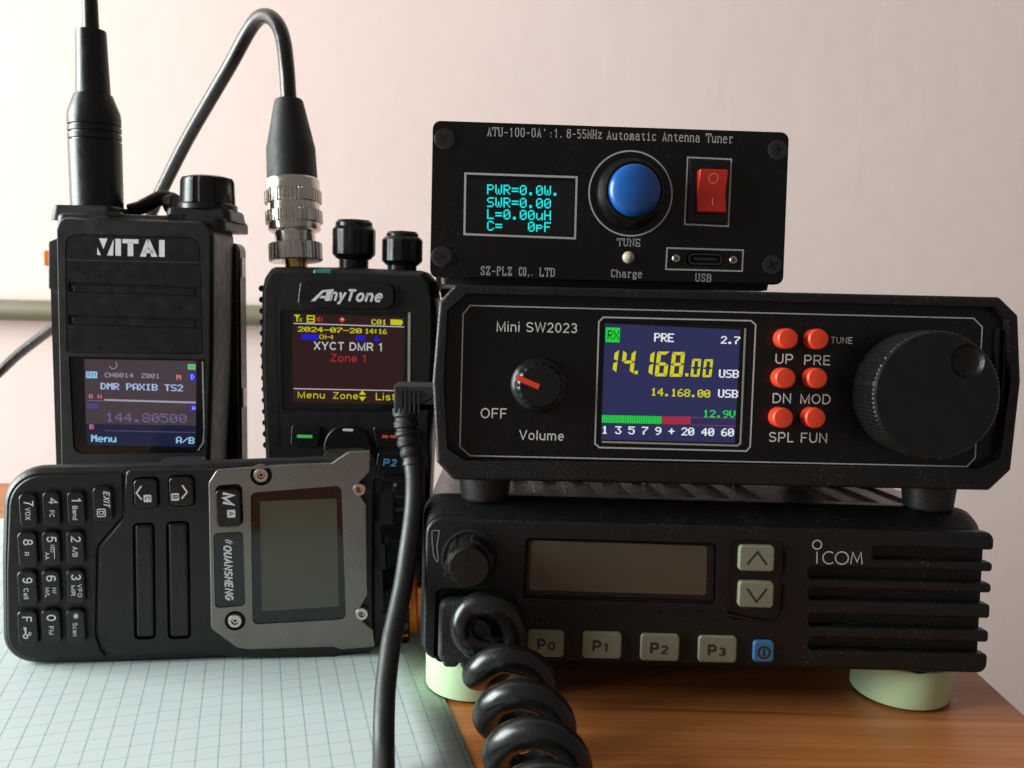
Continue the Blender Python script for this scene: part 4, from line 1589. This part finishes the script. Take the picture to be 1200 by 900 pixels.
b.lathe([(5, 0), (5, 3.5), (3.1, 3.6), (3.1, 7.5), (2.6, 7.8)], (uR + 3, vs_, -15), (1, 0, 0), BLACKS, 28)
b.build('antenna_socket', Q)
b = MB()
vk = Q.uv(470, 706, -15)[1]
kn = lambda t, k: 1 + (.05 if (t * 12) % 1 < .5 else 0) if 1 <= k <= 3 else 1
b.lathe([(8.8, 0), (11.2, .6), (11.2, 7.6), (10.6, 8.4), (8.8, 8.6)], (uR + 1.6, vk - .9, -15), (1, 0, 0), BLACKS, 72, flute=kn)
ko = b.build('volume_knob', Q)
b = MB()
u8 = uR + 10.2
b.lathe([(9.1, -.6), (9.4, 0), (9.4, 1.9), (8.6, 2.6), (.01, 2.8)], (u8, vk, -15), (1, 0, 0), ORANGE2, 48, cap1=False)
pc = Q.uv(479, 708, -4.4)
b.boxu(u8 - 1.6, pc[1] - 1.2, -7, u8 + .5, pc[1] + 1.2, -4.4, ORANGE2)
pc2 = Q.uv(474.5, 742.5, -5.6)
b.boxu(pc2[0] - 1.0, pc2[1] - .8, -9, pc2[0] + 1.0, pc2[1] + .8, -5.2, ORANGE2)
b.build('orange_cap', ko, bevel=.2)

# ------------------------------------------------------------------ left handheld radio standing at the back
V = Dev('handheld_radio', 'tall black handheld radio with thick antenna and dim purple lit display, leftmost standing', 'handheld radio', None, 0, 2.0, 2.5, 0, group=HG, pos=(at(155, 600, 304).x, 293, .5))
b = MB()
yb = 0.0
out = V.poly([(63.5, 268), (70, 253), (238, 258), (249, 270), (248.5, 420), (245, 545)], 0)
u_l, u_r = V.uv(69, 560)[0], V.uv(245, 545)[0]
out = [out[0], out[1], out[2], out[3], out[4], out[5], (u_r - .5, 0), (u_l + 1.0, 0), (u_l, 20)]
out = rpoly(out, [4, 3, 3, 4, 8, 8, 3, 3, 5], 5)
gp = rpoly(V.poly([(76, 274), (234, 278), (238, 415), (78, 413)]), [4, 4, .6, .6], 5)
sg_ = rpoly(V.poly([(80.5, 417), (240.5, 420.5), (239, 531), (86, 532)]), [.5, .5, 3, 3], 4)
b.loft([(inset(ccw(out), 1.0), -26), (out, -25), (out, -2.6), (inset(ccw(out), .35), -1.1), (inset(ccw(out), 1.0), -.3)], BLACK, cap1=False)
b.prism(inset(ccw(out), 1.0), -.4, 0, BLACK, 0, back=False, holes=[(gp, .8, None), (sg_, 1.4, DARKHOLE)])
# upper cap that carries antenna and knob, overhanging the battery
top_o = V.poly([(66, 262), (74, 242), (146, 243.5), (206, 245.5), (216, 243), (276, 246), (282, 262)], -14)
vt_ = top_o[0][1]
ug, vg = V.uv(293.5, 262, -33)
c = MB()
ul_ = V.uv(64.5, 262, -3)[0]
c.prism(rpoly([(ul_, 2.5), (ug - 1.2, 2.5), (ug, 30), (ug - 3, 35), (ul_ + 4, 35), (ul_ + .5, 30)], 3, 4), 0, 4.2, BLACK, 1.6, 3)
vt0 = V.uv(120, 249, -6)[1]
b.add([(v[0], vt0 - 4.8 + v[2], -v[1]) for v in c.v], c.f, BLACK)
# raised shoulders under antenna and knob
for (xa, xb, yy, wa, wb, hh) in ((74, 148, 240.5, -6, -28, 5), (204, 280, 243.5, -6, -28, 4.0)):
    ua, ub = V.uv(xa, yy, -17)[0], V.uv(xb, yy, -17)[0]
    vv_ = V.uv((xa + xb) / 2, yy, -6)[1]
    c = MB()
    c.loft([(rrect((ua, -wa, ub, -wb), 2.5), 0), (rrect((ua + .5, -wa + .8, ub - .5, -wb - .8), 2.5), hh - .6), (rrect((ua + 1, -wa + 1.3, ub - 1, -wb - 1.3), 2.3), hh)], BLACK)
    b.add([(v[0], vv_ - hh + v[2], -v[1]) for v in c.v], c.f, BLACK)
for (xa, xb, yy) in ((123, 141, 248.4), (197, 215, 251.5)):
    ua, ub = V.uv(xa, yy, -3)[0], V.uv(xb, yy, -3)[0]
    vv_ = V.uv(xa, yy, -3)[1]
    b.boxu(ua, vv_ - 1.2, -6, ub, vv_ + .1, -2.4, BLACKS)
b.build('body', V)
# speaker panel with logo
b = MB()
gr = []
for (ya, yb_) in ((330.5, 342.5), (368.5, 380.5)):
    gr.append((rpoly(V.poly([(79.5, ya), (233, ya + 5.2), (234, yb_ + 4.6), (80.5, yb_)], -.1), .5, 3), 1.8, DARKHOLE))
gpi = [(p[0], p[1]) for p in inset(ccw(gp), .18)]
b.prism(gpi, -.8, -.1, BLACKS, .15, 2, holes=gr)
for (ya, yb_) in ((330.5, 342.5), (368.5, 380.5)):
    b.prism(rpoly(V.poly([(85, ya + 2.8), (228, ya + 7), (229, yb_ + 4.2), (86, yb_ + .2)], -.6), .4, 3), -1.9, -.5, BLACKS, .4, 2)
b.line(V.poly([(78, 304.5), (235, 308)], -.08), .35, -.06, DARKHOLE)
wl_ = -.04
tri = lambda pts: b.sheet(V.poly(pts, wl_), wl_, WHITE)
tri([(116, 279.3), (126, 279.3), (121.3, 292)])
tri([(113.9, 289.5), (118.3, 299.2), (113.9, 298.6)])
tri([(125.5, 299.4), (133.2, 280), (132.6, 299.6)])
tri([(135.2, 279.8), (141.8, 280), (141.8, 299.8), (135.2, 299.6)])
tri([(143.6, 280), (162.4, 280.6), (162.3, 285.6), (143.5, 285)])
tri([(149.6, 284), (156.2, 284), (156.2, 300.2), (149.6, 300)])
for q in ([(164, 300.6), (171.5, 280.8), (175.2, 280.9), (171, 300.8)], [(171.2, 280.8), (175.4, 280.8), (184.4, 301), (177.4, 300.9)], [(168.5, 292.2), (179, 292.4), (180.5, 296.8), (167, 296.6)]):
    tri(q)
tri([(186.4, 281.2), (193, 281.4), (193, 301.2), (186.4, 301)])
b.build('speaker_panel', V)
# display
b = MB()
w = -.6
b.sheet(rpoly(V.poly([(80.5, 417), (240.5, 420.5), (239, 531), (86, 532)], w), [.5, .5, 3, 3], 4), w, GLASS)
VB = glow('grey_brown_display', srgb(66, 55, 62), 1, .1)  # grey brown glow carries the room haze reflected in the glass
VB2 = glow('navy_display', srgb(24, 30, 56), 1, .1)
K = lambda x, y: (85 + x / 6.925, 410 + y / 6.925)
w2 = w + .03
b.sheet(V.poly([K(95, 75), K(1005, 90), K(1002, 615), K(108, 600)], w2), w2, VB)
b.sheet(V.poly([K(108, 600), K(1002, 615), K(1000, 790), K(120, 770)], w2), w2, VB2)
VW = glow('pale_blue_pixels', srgb(165, 185, 228))
VL = glow('blue_white_pixels', srgb(150, 200, 235))
VDIM = glow('dim_purple_pixels', srgb(108, 92, 132))
VBL = glow('bright_blue_pixels', srgb(40, 30, 215))
VPK = glow('pink_pixels', srgb(215, 120, 135))
VGY = glow('grey_pixels', srgb(150, 152, 168))
w3 = w2 + .03
kp = lambda st, x0, y0, x1, y1, cap, mat, fat=1.0: b.ptext(V, st, K(x0, y0), K(x1, y1), cap / 6.925, w3, mat, fat)
b.line(V.poly([K(330 + 30 * math.cos(R(a)), 125 + 28 * math.sin(R(a))) for a in range(-60, 170, 15)], w3), .22, w3, VGY)
b.sheet(V.poly([K(935, 115), K(998, 117), K(998, 162), K(935, 160)], w3), w3, VGY)
b.sheet(V.poly([K(942, 122), K(990, 124), K(990, 155), K(942, 153)], w3 + .02), w3 + .02, GRN)
b.sheet(V.poly([K(110, 175), K(200, 177), K(200, 230), K(110, 228)], w3), w3, VL)
b.ptext(V, 'RM', K(122, 222), K(190, 223), 40 / 6.925, w3 + .03, glow('slate_pixels', srgb(60, 80, 150)))
kp('CH0014', 262, 222, 495, 226, 38, VGY)
kp('Z001', 560, 228, 708, 231, 38, VGY)
kp('M', 842, 244, 878, 245, 44, VPK, 1.4)
for (x0, y0, x1, y1, ch) in ((945, 192, 1000, 246, 'D'), (955, 450, 1000, 494, 'A')):
    b.sheet(V.poly([K(x0, y0), K(x1, y0), K(x1, y1), K(x0, y1)], w3), w3, VBL)
    b.ptext(V, ch, K(x0 + 16, y1 - 8), K(x0 + 40, y1 - 8), (y1 - y0 - 16) / 6.925, w3 + .03, VW, 1.3)
kp('DMR PAXIB TS2', 228, 320, 893, 336, 54, VW, 1.5)
kp('A', 133, 394, 162, 395, 36, VPK, 1.3)
kp('H', 205, 396, 235, 397, 36, VPK, 1.1)
b.line(V.poly([K(130, 412), K(258, 414)], w3), .1, w3, VGY)
b.line(V.poly([K(258, 406), K(1000, 428)], w3), .62, w3, VGY)
for k_ in range(10):
    b.line(V.poly([K(262 + k_ * 81, 396 + k_ * 2.4), K(262 + k_ * 81, 406 + k_ * 2.4)], w3), .25, w3, VGY)
b.sheet(V.poly([K(118, 432), K(210, 434), K(210, 478), K(118, 476)], w3), w3, glow('dim_blue_pixels', srgb(66, 64, 128)))
kp('144.80500', 272, 582, 925, 594, 74, VDIM, 1.1)
kp('B', 138, 642, 170, 643, 38, VPK, 1.4)
b.line(V.poly([K(262, 655), K(1000, 671)], w3), .14, w3, VDIM)
kp('Menu', 152, 745, 352, 750, 58, VL, 1.4)
kp('A/B', 840, 757, 985, 762, 54, VL, 1.4)
b.build('display', V)
b = MB()
b.line(V.poly([(237.3, 424), (239.2, 505), (238, 519), (232, 528)], -.05), .45, -.02, RIMGLINT)  # pale line paints the highlight on the bezel's chamfered edge
b.line(V.poly([(86, 417.3), (236, 420.6)], -.05), .3, -.02, BLACKS)
b.build('display_rim_glint', V)
# battery on the back
b = MB()
ubr = V.uv(288.5, 400, -34)[0]
vtop = V.uv(280, 285, -30)[1]
ulb = V.uv(66, 400, -21)[0] + 1.5
bo = rrect((ulb, 1.0, ubr, vtop), 3, 5)
b.loft([(inset(ccw(bo), 1.5), -36), (bo, -34.5), (bo, -27), (inset(ccw(bo), .8), -26.1), (inset(ccw(bo), .8), -25)], BLACKS)
for (ya, yb_) in ((302, 325), (455, 478)):
    va, vb_ = V.uv(282, yb_, -28)[1], V.uv(282, ya, -28)[1]
    b.boxu(ubr - 2, va, -33, ubr + .35, vb_, -28, GREYTOP)
b.build('battery', V)
# side keys
b = MB()
pu = V.uv(55.5, 330, -6)[0]
pv0, pv1 = V.uv(56, 338, -6)[1], V.uv(56, 283, -6)[1]
ue = V.uv(62.5, 300, -6)[0]
b.prism(rpoly([(pu, pv0), (ue + 3, pv0 - 3), (ue + 3, pv1 + 2), (pu + .5, pv1)], 1, 3), -17, -6, BLACK, .8, 2)
b.boxu(V.uv(59.5, 345, -7)[0], 15, -17, ue + 2.6, pv0 + 1, -7, BLACK)
b.build('talk_key', V)
b = MB()
o0 = V.uv(50.6, 303, -7)[0]
ov0, ov1 = V.uv(52, 311.5, -7)[1], V.uv(52, 293.5, -7)[1]
b.prism(rrect((o0, ov0, pu + 1, ov1), .6, 3), -14, -7, ORANGE2, .5, 2)
b.build('alarm_key', V)
# knob
b = MB()
kc_ = V.uv(243.5, 243, -16)
mm = V.mpp(243, 243, -16)
kf = lambda t, k: 1 - .07 * (1 if (t * 8 + .25) % 1 < .22 else 0) if 2 <= k <= 4 else 1
b.lathe([(34 * mm, -1.0), (34 * mm, .5), (31.5 * mm, 1.2), (30.6 * mm, 8.6), (28.5 * mm, 9.8), (18 * mm, 10.5), (.01, 10.7)], (kc_[0], kc_[1], -16), (0, 1, 0), BLACKS, 96, flute=kf, cap1=False)
b.build('channel_knob', V, sharp=30)
b = MB()
dcu, dcv = V.uv(203, 234, -22)
b.lathe([(3.4, 0), (3.6, .6), (3.6, 3), (3.2, 3.4)], (dcu - 1.7, dcv - 1.5, -22), (1, 0, .3), RUBBER, 28)
pts = [Vector((*V.uv(152, 247, -24), -24)), Vector((*V.uv(168, 242, -24), -24)), Vector((*V.uv(188, 232.5, -23), -23)), Vector((*V.uv(203, 235, -22), -22))]
b.tube(catmull(pts, 6), [2.4] * 6 + [2.6] * 6 + [2.8] * 7, RUBBER, 12)
b.build('dust_cap', V)
# antenna
b = MB()
a0 = Vector((*V.uv(114, 241, -17), -17))
a1 = Vector((*V.uv(105.3, 0, -17), -17))
mm = V.mpp(112, 120, -17)
H = (a1 - a0).length
k_ = H / 241
prof = [(29.5, -6), (29.5, 0), (29.8, 70)]
for y in (74, 83, 91):
    prof += [(29.9, y), (29.9, y + 1), (27.6, y + 1.6), (27.6, y + 3.4), (29.9, y + 4), (29.9, y + 6.6)]
prof += [(29.9, 103), (29.2, 110), (25.5, 120), (22.5, 128), (21.5, 130.5), (19.3, 131.5), (18.0, 170), (17.0, 203), (16.4, 205.5), (9.2, 206), (8.7, 240), (7.6, 420), (6.5, 424)]
b.lathe([(r_ * mm, h_ * k_) for r_, h_ in prof], a0, (a1 - a0), BLACKS, 48)
b.build('antenna', V, sharp=28)

# ------------------------------------------------------------------ middle handheld radio standing at the back
A = Dev('handheld_radio', 'black handheld radio with two top knobs and yellow text display, standing behind the lying radio', 'handheld radio', None, 0, 2.0, 2.5, .3, group=HG, pos=(at(405, 600, 305).x, 298, .5))
b = MB()
out = A.poly([(304, 342), (307, 326), (316, 312.5), (400, 313), (497, 317), (507, 330), (511.5, 350), (511, 413), (505, 540), (500, 640)], 0)
ua_, ub_ = A.uv(309, 560)[0], out[-1][0]
out = out + [(ub_ - .5, 0), (ua_ + 1, 0), (ua_, 40), A.uv(303, 420)]
out = rpoly(out, [5, 4, 3, 3, 3, 4, 5, 8, 8, 8, 3, 3, 8, 8], 4)
scr = rpoly(A.poly([(328, 363), (484, 366), (483, 483), (330, 481)]), 1.5, 4)
b.loft([(inset(ccw(out), 3), -36), (inset(ccw(out), .8), -33.5), (out, -30), (out, -4), (inset(ccw(out), .8), -1.7), (inset(ccw(out), 2.0), -.5)], BLACKT, cap1=False)
b.prism(inset(ccw(out), 2.0), -.6, 0, BLACK, 0, back=False, holes=[(scr, .9, DARKHOLE)])
for k_ in range(15):
    y = 338 + k_ * 13
    uu, vv_ = A.uv(303.4 + k_ * .35, y, -10)
    hgt = 1.6 if k_ not in (0, 8) else 2.4
    b.lathe([(.01, -7), (1.1, -6.6), (1.1, 6.6), (.01, 7)], (uu + 1.6, vv_, -14), (0, 0, 1), BLACKT, 12, cap0=False, cap1=False)
b.line(A.poly([(322, 345), (324, 420), (328, 520)], .02), .5, .04, BLACKS)
b.build('body', A)
b = MB()
bq_ = A.poly([(352, 331), (360, 329), (452, 331.5), (462, 335), (463, 356), (455, 362), (362, 361), (349, 357)], 0)
b.prism(rpoly(bq_, 1.5, 4), -.8, 1.2, BLACKS, .6, 3)
wt = 1.25
b.text(A, 'ny', (386, 352.2), (402.5, 352.7), 14.0, wt, WHITE, bold=.04, shear=.3)
b.text(A, 'Tone', (404.5, 352.8), (446.5, 353.8), 13.6, wt, WHITE, bold=.04, shear=.3)
P_ = lambda pts: b.sheet(A.poly(pts, wt), wt, WHITE)
P_([(364, 353), (377.5, 340), (391, 338.8), (391, 341), (379, 342.5), (369, 353)])
P_([(383, 341), (389.5, 340.4), (387.5, 352.6), (380.5, 352.4)])
P_([(376.5, 346.6), (383, 346.8), (382, 349.6), (374, 349.4)])
b.build('name_badge', A)
# display
b = MB()
w = -.5
b.sheet(rpoly(A.poly([(328, 363), (484, 366), (483, 483), (330, 481)], w), 1.4, 4), w, GLASS)
AB = glow('maroon_display', srgb(40, 16, 16), 1, .1)
J = lambda x, y: (330 + x / 6.43, 340 + y / 6.43)
w2 = w + .03
b.sheet(A.poly([J(80, 175), J(930, 205), J(915, 860), J(85, 845)], w2), w2, AB)
w3 = w2 + .03
AY = glow('olive_yellow_pixels', srgb(190, 190, 25))
AW = glow('silver_pixels', srgb(185, 190, 195))
AR = glow('dull_red_pixels', srgb(170, 40, 32))
AN = glow('deep_blue_pixels', srgb(22, 18, 190))
jt = lambda st, x0, y0, x1, y1, cap, mat, bold=.0: b.text(A, st, J(x0, y0), J(x1, y1), cap / 6.43, w3, mat, bold=bold)
jp = lambda st, x0, y0, x1, y1, cap, mat, fat=1.25: b.ptext(A, st, J(x0, y0), J(x1, y1), cap / 6.43, w3, mat, fat)


def js(pts, mat, dw=0.0):
    b.sheet(A.poly([J(*p) for p in pts], w3 + dw), w3 + dw, mat)


js([(90, 183), (142, 186), (118, 210)], AY)
js([(112, 200), (122, 200), (122, 236), (112, 236)], AY)
jp('x', 132, 236, 154, 236, 36, AY, 1.2)
js([(190, 188), (250, 190), (250, 248), (190, 246)], AY)
js([(200, 198), (240, 199), (240, 214), (200, 213)], AB, .02)
js([(200, 223), (240, 224), (240, 239), (200, 238)], AB, .02)
js([(258, 210), (272, 208), (290, 196), (290, 244), (272, 232), (258, 230)], AR)
js([(300, 202), (308, 206), (308, 236), (300, 240)], AR)
js([(428, 222), (455, 200), (482, 224), (455, 250)], AR)
js([(446, 218), (458, 208), (470, 220), (458, 232)], glow('pale_pink_pixels', srgb(215, 160, 160)), .02)
jp('C01', 677, 259, 788, 263, 40, AY, 1.5)
js([(820, 220), (905, 223), (905, 265), (820, 262)], AY)
js([(905, 232), (913, 232), (913, 254), (905, 254)], AY)
b.line(A.poly([J(90, 250), J(922, 277)], w3), .3, w3, AW)
jp('2024-07-20', 122, 312, 600, 326, 38, AY, 1.5)
jp('14:16', 628, 327, 790, 332, 38, AY, 1.5)
js([(150, 330), (275, 334), (275, 376), (150, 372)], AN)
js([(560, 342), (632, 344), (632, 382), (560, 380)], AN)
js([(695, 372), (712, 344), (722, 344), (740, 374), (738, 386), (695, 384)], AN)
jp('CH-4', 285, 368, 388, 371, 34, AY, 1.2)
jt('XYCT DMR 1', 242, 447, 758, 460, 60, AW, .012)
jt('Zone 1', 368, 537, 636, 544, 58, AR)
b.line(A.poly([J(90, 742), J(925, 759)], w3), .28, w3, AW)
jt('Menu', 120, 812, 326, 816, 50, AY)
jt('Zone', 386, 818, 578, 822, 50, AY)
js([(582, 788), (608, 756), (636, 789)], AY)
js([(582, 803), (636, 804), (608, 836)], AY)
jt('List', 708, 828, 856, 831, 54, AY)
b.build('display', A)
b = MB()
b.line(A.poly([(479.5, 364), (479, 455), (477.5, 478)], -.05), .85, -.3, RIMGLINT)  # painted highlight down the right edge of the glass
b.build('display_rim_glint', A)


def akey(pts, r, draw=None, name='key'):
    k = MB()
    k.prism(rpoly(A.poly(pts), r, 4), -.5, .9, BLACKS, .4, 3)
    if draw:
        draw(k)
    return k.build(name, A)


AGR = glow('green_key_light', srgb(70, 180, 80), .8, .4)
akey([(342, 498), (377, 499.5), (373, 523), (341, 522)], 1, lambda k: k.prism(rpoly(A.poly([(348, 509.3), (366.2, 509.8), (366.2, 513.4), (348, 513)], .9), .4, 3), .8, 1.0, AGR, .1, 2), 'call_key')
AKR = ink('red_print', (.62, .08, .04, 1))
akey([(437, 499), (490, 501), (490, 524), (442, 524)], 1, lambda k: [k.sheet(rpoly(A.poly([(x, 509.8), (x + 7.6, 510), (x + 7.6, 513.4), (x, 513.2)], .95), .35, 3), .95, AKR) for x in (447.6, 457)], 'end_key')
akey([(443, 530), (492, 531), (492, 556), (440, 556)], 1, lambda k: k.text(A, 'P2', (448.6, 545.6), (464, 546.4), 8.0, .95, BLUEINK, bold=.05, shear=.15), 'function_key')
akey([(445, 562), (492, 563), (492, 590), (444, 590)], 1, lambda k: [k.sheet(A.poly([(461, 566.5), (464.6, 566.5), (464.6, 570), (461, 570)], .95), .95, DIMINK), k.text(A, 'R', (457, 586), (461, 586.1), 5, .95, BLUEINK)])
akey([(446, 597), (492, 598), (492, 626), (446, 626)], 1)
akey([(447, 633), (490, 634), (490, 660), (447, 660)], 1)
b = MB()
cw = A.uv(407, 524)
rw_ = 27 * A.mpp(407, 524)
b.lathe([(rw_, -.5), (rw_, .8), (rw_ * .95, 1.2), (.01, 1.0)], (cw[0], cw[1], 0), (0, 0, 1), BLACKS, 48, cap1=False)
b.sheet(rpoly(A.poly([(401.5, 502.2), (413.8, 502.6), (413.8, 505.4), (401.5, 505)], 1.25), .3, 3), 1.25, WHITE)
b.build('navigation_key', A)
# teal lens, knobs
b = MB()
t0 = A.uv(367, 322.5, -.5)
t1 = A.uv(390, 316.0, -.5)
b.prism(rrect((t0[0], t0[1] - .6, t1[0], t1[1]), .8, 3), -9, -.1, TEAL, .7, 3)
b.build('status_lens', A, sharp=60)
for (x, yt, yb_, wtop, wbod, nk) in ((414.6, 258, 312, 21.5, 24.6, 28), (471, 271.5, 318, 18.6, 23.2, 26)):
    b = MB()
    c = A.uv(x, yb_, -17)
    m = A.mpp(x, yb_, -17)
    hh = (yb_ - yt) * m
    b.lathe([(17 * m, -3), (17.2 * m, hh * .14), (wbod * m * .82, hh * .16), (wbod * m, hh * .26), (wbod * m, hh * .78), (wbod * m * .9, hh * .84), (wtop * m, hh * .87), (wtop * m, hh * .93), (wtop * m * .86, hh * .99), (.01, hh * 1.02)], (c[0], c[1], -17), (0, 1, 0), BLACKS, 64, cap1=False,
            flute=lambda t, k: 1 + .02 * (1 if (t * 16) % 1 < .5 else 0) if 3 <= k <= 4 else 1)
    b.build('top_knob', A)
# ------------------------------------------------------------------ coax cable on the middle handheld's antenna socket
bw = A.world(*A.uv(347, 311, -17), -17)
croot = empty('coaxial_cable', bw, 'black coaxial cable with silver knurled connector on the middle handheld, looping to the wall', 'cable')
zc = (bw - CAM_O).dot(_fw)
b0 = at(347.2, 311, zc)
b1 = at(338.3, 117, zc)
axv = (b1 - b0).normalized()
Lc = (b1 - b0).length
k_ = Lc / 194.2
mx_ = zc / FPX
hz = lambda y: (311 - y) * k_
b = MB()
kn = lambda n_, am: (lambda t, k: 1 - (am if (t * n_) % 1 < .45 else 0))
b.lathe([(13 * mx_, hz(314)), (13 * mx_, hz(305))], b0, axv, BRASS, 40)
b.lathe([(29 * mx_, hz(306.5)), (30.8 * mx_, hz(305.5)), (30.8 * mx_, hz(286.5)), (29 * mx_, hz(285.4))], b0, axv, CHROME, 240, flute=kn(30, .05))
b.lathe([(23.5 * mx_, hz(286)), (23.5 * mx_, hz(273)), (28 * mx_, hz(271.5)), (30 * mx_, hz(270)), (30 * mx_, hz(263)), (28.5 * mx_, hz(262.2))], b0, axv, CHROME, 64)
for (ya, yb_) in ((263, 248), (239.5, 224.5)):
    b.lathe([(31 * mx_, hz(ya)), (32.8 * mx_, hz(ya - 1)), (32.8 * mx_, hz(yb_ + 1)), (31 * mx_, hz(yb_))], b0, axv, CHROME, 256, flute=kn(44, .035))
b.lathe([(30 * mx_, hz(248.2)), (30 * mx_, hz(239.3))], b0, axv, CHROME, 64)
b.lathe([(31 * mx_, hz(224.6)), (31.2 * mx_, hz(224)), (31.2 * mx_, hz(213)), (30 * mx_, hz(211)), (27 * mx_, hz(210.6))], b0, axv, CHROME, 64)
wpart(b, 'connector', croot, sharp=30)
b = MB()
b.lathe([(28.6 * mx_, hz(211.5)), (29 * mx_, hz(209.5)), (28.2 * mx_, hz(174)), (26.8 * mx_, hz(168)), (16.8 * mx_, hz(119.5)), (15.6 * mx_, hz(117.5)), (9.8 * mx_, hz(117.3))], b0, axv, RUBBER, 48)
wpart(b, 'boot', croot)
pts = [(339, 125, zc), (338.0, 110, zc), (336.0, 80, zc + 1), (332.5, 50, zc + 4), (326, 30, zc + 8), (315.5, 19.5, zc + 13), (303.5, 21, zc + 18), (291, 37, zc + 24), (271, 74, zc + 33), (250, 110, zc + 43), (218, 166, zc + 60), (187, 228, zc + 78), (160, 283, zc + 96), (130, 328, zc + 115), (97, 358, zc + 140), (57, 388, zc + 168), (22, 415, zc + 190), (-6, 441, zc + 205), (-60, 490, zc + 222), (-130, 560, zc + 230), (-170, 700, zc + 232)]
b = MB()
b.tube(catmull([at(*p) for p in pts], 8), 2.75, CORD, 18)
wpart(b, 'cable', croot)
